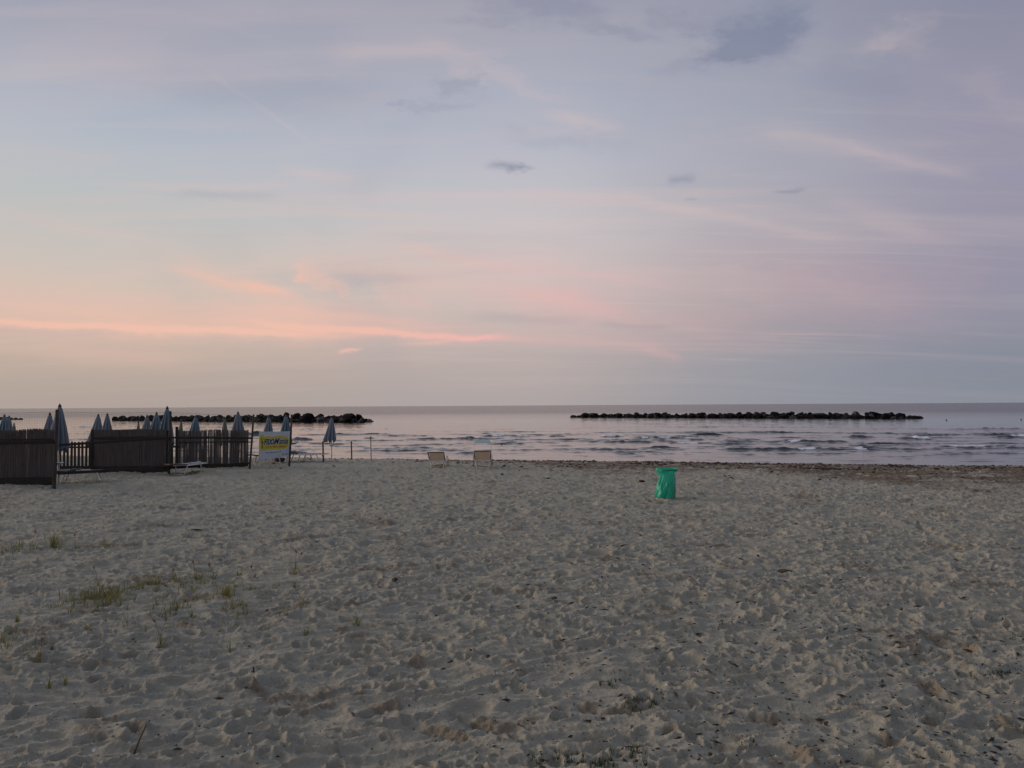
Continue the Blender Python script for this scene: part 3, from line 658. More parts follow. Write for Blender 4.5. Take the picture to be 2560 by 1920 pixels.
rail(at(138,1184,PA.y)+off, at(425,1169,PB.y)+off, 0.10, 0.04)
rail(at(425,1170,PB.y+.1), at(625,1158,PC.y+.1), 0.085, 0.04)
MB().tube([rp(at(410,1101,PB.y-.12)), rp(at(436,1094,PB.y-.05))], 0.03, 6).build('splint', MAT['wood_post'], root)
mb = MB(); mbw = []
pts = [(PL, 2.65), (PA, 2.66), (PB, 2.60), (PC, 2.40), (PD, 2.38)]
def tri(mb, a, b, r_):
    mb.tube([a, b], r_, 3, False)
for (a, za), (b, zb) in zip(pts[:-1], pts[1:]):
    n_ = int((Vector(b)-Vector(a)).to_2d().length/0.062)
    for i in range(n_):
        f = i/n_; q = Vector(a).lerp(Vector(b), f); zt = za+(zb-za)*f
        zg = sand_z(q.x, q.y)-0.02
        tri(mb, rp((q.x+random.uniform(-.008,.008), q.y-.06, zg)), rp((q.x, q.y-.06, zt+random.uniform(-.02,.01))), 0.0022)
    for k in range(43):
        f0 = k/42; A_ = Vector((a.x, a.y-.06, f0*za)); B_ = Vector((b.x, b.y-.06, f0*zb)); mid_ = (A_+B_)/2+Vector((0,0,-0.03*(f0 > .9)+random.uniform(-.012,.012)))
        mb.tube([rp(A_), rp(mid_), rp(B_)], 0.0022 if k not in (0,42) else 0.004, 3, False)
mb.build('wire_mesh', MAT['wire'], root, kind='stuff')

# ------------------------------------------------------------------ reed screens and picket gate behind the wire
def reed_screen(P0, P1, z0, z1, label, gaps, sag=0.05, seed=0, posts=((0,0.0),(1,0.0)), rails=(), bow=0.0, board=True, topvar=0.05):
    rg = random.Random(seed); P0, P1 = Vector(P0), Vector(P1); d = P1-P0; Ln = d.length; d.normalize(); nrm = Vector((d.y, -d.x, 0))
    c0 = (P0+P1)/2; root = empty('reed_screen', (c0.x, c0.y, 0), 0, label, 'reed screen', 'reed screens behind the wire fence')
    mb = MB(); s_ = 0; layers = 2 if gaps == 0 else 1
    while s_ < Ln*layers:
        w_ = rg.uniform(0.012, 0.024); f = (s_ % Ln)/Ln; bk = 0.035 if s_ > Ln else 0
        if rg.random() < gaps: s_ += rg.uniform(0.008, 0.03); continue
        q = P0+d*(s_ % Ln)+nrm*(bow*math.sin(math.pi*f)-bk+rg.uniform(-.015,.015))-c0
        zt = z1+topvar*math.sin(f*9+seed)*0.4+rg.uniform(-topvar, topvar*0.4)
        zb = z0-sag*math.sin(math.pi*f)
        lean = rg.uniform(-.012,.012)*(1+gaps*14)
        mid_ = (zb+zt)/2
        mb.tube([(q.x, q.y, zb), (q.x+lean*rg.uniform(-.5,1), q.y, mid_), (q.x+lean, q.y, zt)], w_/2, 4, True)
        s_ += w_*(rg.uniform(0.36, .6) if gaps == 0 else rg.uniform(.36,.62))
    mb.build('reed_mat', MAT['reed'], root, kind='stuff')
    for f, h_ in posts:
        q = P0+d*(f*Ln)-c0
        MB().box((q.x, q.y+0.06, (z1+h_)/2-.15), (0.11, 0.08, z1+h_+.3)).build('post', MAT['wood_dark'], root)
    for zr, hh in rails:
        q0, q1 = P0-c0-nrm*(-0.05), P1-c0-nrm*(-0.05)
        MB().bar((q0.x, q0.y, zr), (q1.x, q1.y, zr), 0.035, hh).build('rail', MAT['wood_dark'], root)
    if board:
        q0, q1 = P0-c0-Vector((0,.03,0)), P1-c0-Vector((0,.03,0))
        MB().bar((q0.x, q0.y, z0*0.5-.02), (q1.x, q1.y, z0*0.5-.02), 0.03, z0+.06).build('kick_board', MAT['wood_dark'], root)
    return root
zt = lambda px, py, Yd: at(px, py, Yd).z
reed_screen((at(-60,1100,27.6).x, 27.6, 0), (at(134,1100,27.9).x, 27.9, 0), 0.30, 2.02, 'tall grey brown reed screen at the far left, with a rail across it', 0.0, sag=0.0, seed=1, posts=((1,-0.06),), rails=((1.66,0.07),), bow=-0.1, topvar=0.06)
reed_screen((at(236,1100,32.6).x, 32.6, 0), (at(416,1100,32.8).x, 32.8, 0), zt(300,1166,32.7), zt(300,1073.5,32.7), 'dense dark brown reed screen in the middle between gate and second post', 0.0, seed=2, posts=((-0.035,0.0),(1.0,-0.05)), rails=((zt(300,1095,32.7),0.10),), topvar=0.025)
reed_screen((at(446,1100,35.4).x, 35.4, 0), (at(621,1100,35.8).x, 35.8, 0), zt(500,1160,35.6), zt(500,1075,35.6), 'ragged see-through reed screen on the right, light showing between its canes', 0.05, seed=3, posts=((-0.03,0.16),), rails=((zt(500,1105,35.6),0.03),), topvar=0.05)
# picket gates
def picket(x0, x1, n_, Yd, ytop, label, skip=()):
    a, b = at(x0, 1170, Yd), at(x1, 1170, Yd); c0 = (a+b)/2; zt_ = zt((x0+x1)/2, ytop, Yd); zb = zt((x0+x1)/2, 1172, Yd)
    root = empty('picket_gate', (c0.x, Yd, 0), 0, label, 'picket gate', 'dark picket gates between the reed screens'); first = None
    w_ = (b.x-a.x)/n_
    for i in range(n_):
        x = a.x+w_*(i+.5)-c0.x
        if first is None:
            m_ = MB(); m_.add([(-w_*.29,-.012,0),(w_*.29,-.012,0),(w_*.29,-.012,zt_-zb-.05),(w_*.17,-.012,zt_-zb),(-w_*.17,-.012,zt_-zb),(-w_*.29,-.012,zt_-zb-.05),
                   (-w_*.29,.012,0),(w_*.29,.012,0),(w_*.29,.012,zt_-zb-.05),(w_*.17,.012,zt_-zb),(-w_*.17,.012,zt_-zb),(-w_*.29,.012,zt_-zb-.05)],
                  [(0,1,2,3,4,5),(11,10,9,8,7,6)]+[(k,(k+1)%6+0,(k+1)%6+6,k+6)[::-1] for k in range(6)])
            first = m_.build('picket', MAT['wood_dark'], root)
            o = first
        else:
            o = first.copy(); COL.objects.link(o); o.parent = root
        o.location = (x, 0, zb+random.uniform(-.02,.02)); o.rotation_euler = (0, random.uniform(-.015,.015), 0)
    for zr, hh in ((zt_-.24, .07), (zb+.05, .13)):
        MB().box((0, .035, zr), (b.x-a.x+.1, .035, hh)).build('rail', MAT['wood_dark'], root)
    return root
picket(146, 229, 9, 32.4, 1104, 'dark round topped picket gate between the left and middle reed screens')
picket(412, 447, 3, 34.6, 1104, 'narrow strip of dark pickets behind the second fence post')

# ------------------------------------------------------------------ sign
def text_mesh(name, body, size, mat, parent, loc, shear=0.0, bold=0.0, sx=1.0, rot=0.0, M3=None):
    cu = bpy.data.curves.new(name, 'FONT'); cu.body = body; cu.size = size; cu.shear = shear; cu.offset = bold; cu.resolution_u = 3; cu.extrude = 0.0008
    tmp = bpy.data.objects.new(name, cu); COL.objects.link(tmp); bpy.context.view_layer.update()
    me = bpy.data.meshes.new_from_object(tmp.evaluated_get(bpy.context.evaluated_depsgraph_get())); bpy.data.objects.remove(tmp)
    me.materials.clear(); me.materials.append(mat)
    o = bpy.data.objects.new(name, me); COL.objects.link(o); o.parent = parent; o.location = loc; o.rotation_euler = (R(90), 0, 0); o.rotation_mode = 'XYZ'
    o.rotation_euler = (R(90), rot, 0); o.scale = (sx, 1, 1); return o
sTL, sTR = at(647,1079,35.1), at(726,1078.6,35.75); sBL = at(647,1148,35.1); sBR = at(722,1144.5,35.75)
wS = (sTR-sTL).to_2d().length; hS = sTL.z-sBL.z
ang = math.atan2(sTR.y-sTL.y, sTR.x-sTL.x)
sign = empty('advertising_sign', (sBL.x, sBL.y, sBL.z), ang, 'white sign with a yellow blob reading FiDOMania hung on the wire fence', 'sign')
kx, kz = wS/79.0, hS/69.0
def poly(name, pts, y, mat, th=0.004):
    n_ = len(pts); P_ = [(x*kx, y, z*kz) for x, z in pts]
    MB().add(P_+[(x, yy+th, z) for x, yy, z in P_], [tuple(range(n_)), tuple(range(n_, 2*n_))[::-1]]+[(k, k+n_, (k+1) % n_+n_, (k+1) % n_) for k in range(n_)]).build(name, mat, sign)
poly('panel', [(-0.5,0.5),(8,-0.6),(75,3.6),(79.5,68.6),(40,68.2),(0.6,69)], 0.0, MAT['sign_white'], 0.012)
def q_(X_, Y_): return ((X_-410)/15.08, 69-(Y_-290)/15.08)          # from the enlarged view of the sign
blob = [(470,430),(540,400),(600,450),(640,490),(760,460),(860,490),(1000,480),(1110,465),(1220,450),(1330,470),(1440,520),(1530,550),(1548,640),(1530,760),(1520,860),(1440,940),(1330,975),(1180,980),(1000,975),(800,985),(640,1000),(540,1018),(480,985),(455,860),(445,700),(440,560)]
poly('yellow_patch', [q_(*b) for b in blob][::-1], -0.003, MAT['yellow'], 0.003)
halo = [(620,640),(690,560),(800,565),(900,580),(990,570),(1090,545),(1200,535),(1300,560),(1420,590),(1500,610),(1510,650),(1490,720),(1480,790),(1400,785),(1250,785),(1100,795),(960,805),(800,810),(700,815),(600,800),(585,740)]
poly('white_halo', [q_(*b) for b in halo][::-1], -0.005, MAT['cream_print'], 0.002)
def tx(name, body, X_, Y_, hpx, wpx, mat, shear=0, bold=0, rot=0):
    x, z = q_(X_, Y_); o = text_mesh(name, body, 1.0, MAT[mat], sign, (x*kx, -0.0065, z*kz), shear, bold, 1, rot)
    c_ = [v.co for v in o.data.vertices]; x0 = min(v.x for v in c_); x1 = max(v.x for v in c_); y0 = min(v.y for v in c_); y1 = max(v.y for v in c_)
    w_, h_ = wpx/15.08*kx, hpx/15.08*kz
    for v in o.data.vertices: v.co.x = (v.co.x-x0)/(x1-x0)*w_; v.co.y = (v.co.y-y0)/(y1-y0)*h_; v.co.z *= 1.0
tx('lettering', 'F', 600, 798, 215, 120, 'black_print', 0.35, 0.03, -0.03)
tx('lettering', 'i', 690, 798, 225, 62, 'black_print', 0.30, 0.03, -0.03)
tx('lettering', 'D', 738, 794, 208, 124, 'black_print', 0.25, 0.03, -0.03)
tx('lettering', 'O', 850, 790, 208, 140, 'black_print', 0.25, 0.03, -0.02)
tx('lettering', 'M', 965, 786, 225, 232, 'black_print', 0.55, 0.008, -0.02)
tx('lettering', 'a', 1172, 782, 155, 102, 'black_print', 0.35, 0.010, -0.02)
tx('lettering', 'n', 1268, 780, 150, 104, 'black_print', 0.35, 0.010, -0.02)
tx('lettering', 'i', 1362, 778, 165, 56, 'black_print', 0.35, 0.010, -0.02)
tx('lettering', 'a', 1404, 778, 155, 100, 'black_print', 0.35, 0.010, -0.02)
tx('lettering', 'TUTTO PER ANIMALI', 635, 918, 72, 790, 'red_print', 0.2, 0.012, -0.012)
tx('lettering', 'www.fidomania.com', 645, 1120, 48, 605, 'blue_print', 0.1, 0.004, -0.05)
tx('lettering', 'E', 1280, 1205, 58, 50, 'blue_print', 0, 0.02); tx('lettering', 'a', 1366, 1203, 42, 40, 'blue_print', 0, 0.01); tx('lettering', 'F', 1435, 1202, 60, 48, 'blue_print', 0, 0.02)
for st in ([(495,520),(520,560),(535,640),(520,700),(500,640)], [(545,590),(575,530),(595,590),(570,575)], [(500,680),(560,660),(600,690),(560,720),(540,780),(520,760)], [(515,760),(545,770),(550,860),(560,900),(530,940),(505,915),(520,880)]):
    poly('emblem_mark', [q_(*b) for b in st][::-1], -0.006, MAT['brown_print'], 0.002)

# stakes and rope right of the sign
RS = []
for px, yt, yb, r_, lb in [(808.5,1103,1154,0.040,'thick brown wooden stake left of the free standing parasol'), (879.5,1103.5,1149.5,0.036,'brown wooden stake on a little mound right of the free standing parasol'), (928,1091,1153,0.022,'thin dark stake furthest right of the row, nearest the sunbeds')]:
    f = on_sand(px, yb); tp = at(px-1.2, yt, f.y); RS.append((f, tp))
    o = empty('wooden_stake', (f.x, f.y, f.z), 0, lb, 'stake', 'wooden stakes along the rope')
    MB().tube([(0,0,-.3), (0,0,0), (tp.x-f.x, 0, (tp.z-f.z)*.95), (tp.x-f.x, 0, tp.z-f.z)], [r_*1.05, r_, r_*.95, r_*.8], 9).build('shaft', MAT['wood_red'], o, True)
    MB().tube([(tp.x-f.x,0,(tp.z-f.z)-.06), (tp.x-f.x,0,(tp.z-f.z)-.02)], r_*1.25, 9).build('rope_loop', MAT['wire'], o)
def rope_pts(a, b, sag):
    return [Vector(a).lerp(Vector(b), i/10)+Vector((0,0,-sag*4*(i/10)*(1-i/10))) for i in range(11)]
mb = MB(); e = Vector((0,0,-.04))
mb.tube(rope_pts(at(729,1102,PD.y), RS[0][1]+e, .06), .008, 5); mb.tube(rope_pts(RS[0][1]+e, RS[1][1]+e, .14), .008, 5); mb.tube(rope_pts(RS[1][1]+e, RS[2][1]-Vector((0,0,.55)), .10), .008, 5)
tag(mb.build('rope', MAT['wire'], None), 'thin rope sagging from the sign post along the wooden stakes', 'rope')

# ------------------------------------------------------------------ sunbeds
def sunbed(loc, rz, label, back=48, fabric='beige_mesh', frame='white_metal', canopy=False, w=0.66, arms=True, backframe='brown_metal', hh=0.34):
    root = empty('sunbed', loc, rz, label, 'sunbed', 'folding metal sunbeds')
    # local: feet towards +y, head towards -y
    h = hh; yb = -0.32; yf = 0.98; W2 = w/2
    mb = MB()
    for s_ in (-1,1): mb.bar((s_*W2,yb-.08,h), (s_*W2,yf,h), .028, .05)
    mb.bar((-W2,yf,h), (W2,yf,h), .028, .05); mb.bar((-W2,yb-.06,h), (W2,yb-.06,h), .03, .055); mb.build('frame', MAT[frame], root)
    mb = MB(); n_ = 9; V = []
    for i in range(n_+1):
        y = yb+(yf-yb)*i/n_; sg = -.025*math.sin(math.pi*i/n_)
        for k in range(5): V.append((-W2+.03+(w-.06)*k/4, y, h+.012+sg-.012*math.sin(math.pi*k/4)))
    mb.add(V, [(i*5+k, i*5+k+1, i*5+k+6, i*5+k+5) for i in range(n_) for k in range(4)]); mb.build('seat_fabric', MAT[fabric], root, True)
    a = R(back); dy, dz_ = -math.cos(a), math.sin(a); Lb = 0.66
    mb = MB()
    for s_ in (-1,1): mb.tube([(s_*(W2-.02),yb,h+.03), (s_*(W2-.0),yb+dy*Lb,h+.03+dz_*Lb)], .025, 7)
    mb.tube([(-W2,yb+dy*Lb,h+.03+dz_*Lb), (W2,yb+dy*Lb,h+.03+dz_*Lb)], .026, 7); mb.build('back_frame', MAT[backframe], root, True)
    mb = MB(); V = []
    for i in range(6):
        for k in range(5):
            f = i/5; V.append((-W2+.07+(w-.14)*k/4, yb+dy*Lb*f+.02*math.sin(math.pi*k/4), h+.03+dz_*Lb*f))
    mb.add(V, [(i*5+k, i*5+k+1, i*5+k+6, i*5+k+5) for i in range(5) for k in range(4)]); mb.build('back_fabric', MAT[fabric], root, True)
    if backframe != frame:
        mb = MB()
        for s_ in (-1,1): mb.tube([(s_*(W2-.055),yb-.02,h+.03), (s_*(W2-.045),yb-.02+dy*Lb*.92,h+.01+dz_*Lb*.92)], .020, 6)
        mb.build('back_stay', MAT[frame], root)
    for y0, y1 in ((yb+.02, yb-.14), (yf-.38, yf-.20)):
        mb = MB(); mb.tube([(-W2+.05,y0,h), (-W2+.09,y1,.015), (W2-.09,y1,.015), (W2-.05,y0,h)], .028, 7); mb.build('leg', MAT[frame], root, True)
    if arms:
        for s_ in (-1,1):
            mb = MB(); x = s_*(W2+.045)
            mb.tube([(x,yb-.05,h+.12), (x,yb+.1,h+.20), (x,yb+.42,h+.20), (x,yb+.50,h+.05), (x,yb+.52,.05)], .013, 6); mb.build('armrest', MAT[backframe], root, True)
    if canopy:
        ty, tz = yb+dy*Lb, h+.03+dz_*Lb
        mb = MB()
        for s_ in (-1,1): mb.tube([(s_*(W2+.01),ty,tz-.1), (s_*(W2+.01),ty+.02,tz+.40)], .008, 6)
        mb.build('canopy_frame', MAT['white_metal'], root)
        cv = bpy.data.objects.new('sunshade', None)
        MB().add([(-W2,ty-.06,tz+.34),(W2,ty-.06,tz+.34),(W2-.05,ty+.24,tz+.46),(-W2+.05,ty+.24,tz+.46),(-W2,ty-.06,tz+.355),(W2,ty-.06,tz+.355),(W2-.05,ty+.24,tz+.475),(-W2+.05,ty+.24,tz+.475)],
                 [(0,3,2,1),(4,5,6,7),(0,1,5,4),(1,2,6,5),(2,3,7,6),(3,0,4,7)]).build('sunshade', MAT['pale_teal'], root)
        bpy.data.objects.remove(cv)
    return root
p1, p2 = on_sand(1094,1172), on_sand(1206,1171)
sunbed((p1.x, p1.y+.45, p1.z), R(-3), 'beige sunbed with raised back facing the sea, the left one without a sunshade', 36, w=0.72)
sunbed((p2.x, p2.y+.45, p2.z), R(2), 'beige sunbed with raised back and a small pale sunshade above it', 38, canopy=True, w=0.72)
def side_bed(xa, ya, xb, yb_, label, back=4, canopy=False, fabric='slate_mesh', dx_=0, flip=False, frame='white_metal', bf='brown_metal'):
    A_, B_ = on_sand(xa, ya), on_sand(xb, yb_); d = (B_-A_)*(-1 if flip else 1); mid_ = (A_+B_)/2
    rz = math.atan2(d.y, d.x)-math.pi/2
    return sunbed((mid_.x-math.cos(math.atan2(d.y,d.x))*.2, mid_.y-math.sin(math.atan2(d.y,d.x))*.2+.3, mid_.z), rz, label, back, fabric, frame, canopy, .62, False, bf, .40)
side_bed(140,1212,250,1203,'flat sunbed with a slate cover lying beside the nearest fence post')
side_bed(432,1189,497,1183,'flat sunbed with a crumpled grey cover right of the second fence post')
side_bed(640,1163,690,1158,'white legged sunbed mostly hidden under the sign', 6)
side_bed(733,1157,760,1157,'flat sunbed stack just right of the sign post, white front leg', 5, True)
side_bed(762,1156,790,1155,'flat sunbed with thin sunshade frame, right of the sign and left of the thick stake', 5, True)
# crumpled covers lying on two of the beds
for xa, ya, xb, yb_, lb in [(140,1183,205,1171,'crumpled pale cover on the flat sunbed beside the nearest fence post'), (436,1164,504,1156,'rolled white edged cover on the sunbed right of the second fence post')]:
    Yd = 28.4 if xa < 200 else 32.0; A_, B_ = at(xa, ya, Yd), at(xb, yb_, Yd+.7); mb = MB(); n_ = 14
    ptsr = [A_.lerp(B_, i/n_)+Vector((0, random.uniform(-.03,.03), random.uniform(-.012,.02))) for i in range(n_+1)]
    mb.tube(ptsr, [.035+random.uniform(-.012,.02) for _ in ptsr], 8)
    o = mb.build('sunbed_cover', MAT['slate_mesh'] if xa < 200 else MAT['white_plastic'], None, True); tag(o, lb, 'cover', 'covers on the flat sunbeds')
# dark bundle under the sign
f = on_sand(699,1157); o = empty('dark_bundle', tuple(f), 0, 'dark rounded bundle on the sand under the sign', 'bundle')
rg = np.random.default_rng(5); A_, T_ = np.meshgrid(np.linspace(0, 2*np.pi, 28, endpoint=False), np.linspace(0, 1, 12))
rad = np.sin(np.pi*(0.08+0.92*T_)**.6)**.6; wob = 1+.12*np.cos(3*A_+1)+.06*np.cos(7*A_+T_*6)
bo = grid_mesh('sack', .26*rad*wob*np.cos(A_), .18*rad*wob*np.sin(A_), .27*(1-T_)-.02, MAT['cap'], wrap=True); bo.parent = o
MB().tube([(0,-.02,.22), (.02,0,.29), (.05,0,.31)], [.05,.03,.04], 8).build('knot', MAT['cap'], o, True)

# ------------------------------------------------------------------ green rubbish bag on its stand
f = on_sand(1668,1243); Yb = f.y; kx_ = Yb/F_PX
bag = empty('rubbish_bag_stand', tuple(f), 0, 'bright green plastic rubbish bag hanging on a round metal stand on the sand', 'rubbish bag')
na, nz_ = 140, 60
A_, T_ = np.meshgrid(np.linspace(0, 2*np.pi, na, endpoint=False), np.linspace(0, 1, nz_))
Hbag = 72*kx_
# outline per height (left edge, right edge) in px of the enlarged view around the bag centre
hs = [0, .06, .10, .16, .22, .40, .60, .80, .92, 1.0]
lf = [-25.5,-27,-26,-21,-20,-20.5,-23,-27,-29,-27]; rt = [24,25,23,20.5,20,20,19.5,19,18.5,17.5]
le = np.interp(T_, hs, lf)*kx_; re = np.interp(T_, hs, rt)*kx_
cxx, hwx = (le+re)/2, (re-le)/2
fold = 0.10*np.cos(9*A_+4*perlin(A_*0+3, T_*2.2, 5)+2*np.sin(2*A_))*np.clip(T_*2-.15, 0, 1)+0.06*np.cos(17*A_+5*perlin(A_*0+1, T_*3, 9)+3*T_)*np.clip(T_*1.6, 0, 1)
diag = 0.13*np.exp(-((np.mod(A_-4.55+1.0*(T_-.5)+np.pi, 2*np.pi)-np.pi)/0.16)**2)*np.clip((T_-.2)*2, 0, 1)
diag2 = -0.22*np.exp(-((np.mod(A_-4.85+.7*(T_-.5)+np.pi, 2*np.pi)-np.pi)/0.13)**2)*np.clip((T_-.45)*2.5, 0, 1)
rw = 1+fold*.8+diag+diag2+.05*perlin(A_*2.4, T_*4, 12)
Xb = cxx+hwx*rw*np.cos(A_); Yb_ = .26*rw*np.sin(A_)*(0.85+.25*T_); Zb = Hbag*(1-T_)*.985-.01*np.cos(5*A_)*T_
Zb[-1] = .0
bo = grid_mesh('bag', Xb, Yb_, Zb, MAT['bag'], wrap=True); bo.parent = bag
R0 = 25*kx_
ringpts = [(R0*math.cos(t_), .30*math.sin(t_), Hbag*.985) for t_ in np.linspace(0, 2*math.pi, 33)]
MB().tube(ringpts, .016, 8, False).build('ring', MAT['bag'], bag, True)
# folded-over collar with a dark elastic band
A2, T2 = np.meshgrid(np.linspace(0, 2*np.pi, 90, endpoint=False), np.linspace(0, 1, 10))
rw2 = 1+.035*np.cos(11*A2)+.03*np.cos(5*A2+2)*T2
bo = grid_mesh('collar', (R0+.012)*rw2*np.cos(A2)*(1-.10*T2**3), .315*rw2*np.sin(A2)*(1-.10*T2**3), Hbag*1.0-.085*T2*(1+.25*np.cos(3*A2+1)), MAT['bag'], wrap=True); bo.parent = bag
MB().tube([((R0+.02)*math.cos(t_), .335*math.sin(t_), Hbag*.945+.008*math.sin(3*t_)) for t_ in np.linspace(math.pi*1.35, math.pi*2.25, 18)], .013, 6, True).build('elastic_band', MAT['bag_dark'], bag, True)
MB().tube([(12.5*kx_,-.29,-.1), (11.5*kx_,-.30,Hbag*.95)], .013, 8).build('stand_pole', MAT['grey_pipe'], bag, True)
for s_ in (-1, 1): MB().tube([(s_*.14,.12,-.1), (s_*.17,.15,Hbag*.95)], .012, 8).build('stand_pole', MAT['grey_pipe'], bag, True)
MB().tube([(R0*.97,-.08,Hbag*.93), (R0*1.07,-.10,Hbag*.93)], .017, 8).build('clip', MAT['white_plastic'], bag)

# ------------------------------------------------------------------ marram tufts and patches of green
def blades(mb, base, n_, hgt, spread, seed, lean=(0,0), w=0.008):
    rg = random.Random(seed)
    for i in range(n_):
        a = rg.uniform(0, 6.283); r0 = rg.uniform(0, spread*.35); L_ = hgt*rg.uniform(.45, 1.1); out_ = rg.uniform(.1, .75)*spread+rg.random()**3*hgt*.5
        bx, by = base[0]+r0*math.cos(a), base[1]+r0*math.sin(a); dx_, dy_ = math.cos(a)*out_+lean[0]*L_, math.sin(a)*out_+lean[1]*L_
        px_, py_ = -math.sin(a)*w/2, math.cos(a)*w/2
        if abs(px_) < w*.2: px_ = w*.35
        V = []; b0 = base[2]-.02
        drop = rg.uniform(0, .35) if rg.random() < .5 else 0
        for k, f in enumerate((0, .4, .75)):
            z = b0+L_*(f*(1-drop*f)); q = f**1.7; ww = (1, .85, .5)[k]
            V += [(bx+dx_*q-px_*ww, by+dy_*q-py_*ww, z), (bx+dx_*q+px_*ww, by+dy_*q+py_*ww, z)]
        V.append((bx+dx_, by+dy_, b0+L_*(1-drop*1.15)))
        mb.add(V, [(0,1,3,2),(2,3,5,4),(4,5,6)])
def seedhead(mb, top, seed, s_=.05):
    rg = random.Random(seed)
    for i in range(9):
        a = rg.uniform(0, 6.283); e_ = rg.uniform(.2, 1.2); d = Vector((math.cos(a)*math.cos(e_), math.sin(a)*math.cos(e_), math.sin(e_)))*s_*rg.uniform(.7,1.5)
        t0 = Vector(top)+Vector((0,0,rg.uniform(-.02,.02))); sd = Vector((.005,0,.002)); mb.add([t0-sd, t0+sd, t0+d], [(0,1,2)])
def patch(name, label, spots, mat, seed, w=.007, cat=None, kind='stuff'):
    mb = MB(); rg = random.Random(seed); k = 0
    for px, py, rpx, cnt, hpx in spots:
        for i in range(cnt):
            x, y = px+rg.gauss(0, rpx*.95), py+rg.gauss(0, rpx*.42)
            if y > 1960: y = 1960
            q = on_sand(x, y); hh = hpx*1.45*q.y/F_PX; k += 1
            blades(mb, q, rg.randint(4,7), hh*rg.uniform(.5,1.15), hh*.5, seed*1000+k, w=w)
    o = mb.build(name, MAT[mat], None); tag(o, label, cat, None, kind); return o
patch('beach_grass_cover', 'thin green beach grass growing in a loose patch on the sand at left',
    [(175,1516,26,16,22),(212,1503,26,30,30),(244,1500,22,24,28),(276,1500,14,28,34),(286,1498,10,10,34),(318,1482,12,12,20),(340,1472,14,14,22),(372,1466,18,16,22),(398,1462,15,14,20),(425,1456,20,14,18),
     (350,1500,22,12,16),(440,1508,28,26,18),(470,1500,20,10,16),(310,1520,30,8,16),(390,1540,30,14,22),(425,1535,20,12,22),(560,1488,16,18,32),(580,1516,24,20,18),(592,1530,20,16,20),(520,1455,20,10,22),(630,1470,30,12,18),
     (650,1480,20,8,16),(480,1550,20,12,18),(560,1560,22,10,20),(110,1600,40,8,16),(20,1590,20,12,24),(8,1380,12,12,20),(40,1372,14,12,24),(130,1368,22,16,24),(100,1385,40,8,14),(145,1360,10,10,30),(260,1365,8,8,20),(90,1625,24,10,16),(10,1610,10,8,20),
     (215,1545,30,6,18),(360,1580,60,8,16),(470,1470,20,12,24),(505,1448,18,14,18),(700,1480,40,6,12)], 'grass', 3)
patch('dark_grass_cover', 'low dark green weeds breaking through the sand at the lower right',
    [(1450,1905,30,26,18),(1490,1912,34,36,18),(1540,1912,34,36,16),(1410,1895,14,8,20),(1580,1882,18,22,20),(1596,1868,14,12,16),(1350,1905,20,8,14),(1580,1752,15,26,14),(1632,1760,10,22,14),(1578,1780,14,10,10),(1530,1712,16,8,16),
     (2505,1680,26,40,12),(2545,1596,16,16,12),(2440,1690,18,8,10),(1450,1905,60,20,12),(1700,1710,14,6,10),(1600,1905,14,10,12)], 'grass_dark', 4, .006)
TUFTS = [(488,1452,44,22,.2,'tall dark grass tuft at the top centre of the green patch',1),(535,1448,34,14,0,'tuft with a single upright seed stalk, top right of the green patch',1),
 (597,1441,30,16,0,'low spreading tuft right of the upright seed stalk tuft',0),(636,1452,38,12,0,'loose tuft at the right edge of the green patch with reddish tips',1),
 (566,1492,42,26,0,'dense bright tuft in the right part of the green patch',0),(738,1432,48,14,0,'lone tuft with two seed heads, between green patch and open sand',1),
 (752,1516,50,22,.1,'lone bushy tuft with one tall orange seed head at right',1),(890,1568,36,18,0,'rightmost grass tuft, spiky and alone on the sand',0),
 (766,1584,26,10,0,'small v shaped tuft below the bushy seed head tuft',0),(709,1544,36,8,0,'thin two stalk tuft left of the bushy seed head tuft',0),
 (849,1414,26,6,0,'small pair of thin blades high up on the right',0),(885,1413,18,4,-.2,'single leaning blade right of the thin blade pair',0),
 (80,1372,44,8,0,'tall seed stalk in the far left upper row of grass',1),(130,1366,36,16,0,'dense tuft in the far left upper row of grass',0),(188,1376,36,6,0,'reddish stalk at the right of the upper left row',1),
 (254,1366,26,10,0,'short tuft alone right of the upper left row',0),(321,1566,44,5,0,'single upright blade below the green patch',0),(400,1615,62,12,.1,'tuft with many fine seed stalks below the green patch',1),
 (100,1668,66,6,0,'tall single stalk with a drooping brown head at lower left',1),(122,1716,32,12,0,'low dark tuft near the bottom left beside a white shell',0),(163,1708,28,12,0,'low spreading tuft right of the one by the white shell',0),
 (42,1553,24,14,0,'small star shaped tuft near the left edge',0),(220,1577,24,14,0,'flat star shaped tuft below the densest grass',0),(575,1630,34,10,0,'dark tuft at the lower edge of the grass, right of centre',0),
 (548,1612,30,4,.3,'curved single blade at the lower right of the grass',0),(475,1628,26,8,0,'sparse pale tuft at the lower edge of the grass',0),(447,1488,66,3,0,'bent seed stalk rising in the middle of the green patch',1),
 (244,1470,50,8,.1,'tall seed stalk behind the densest grass',1),(60,1640,30,8,0,'thin tuft near the left edge above the drooping stalk',0),(670,1580,30,8,0,'thin tuft left of the small v shaped one',0)]
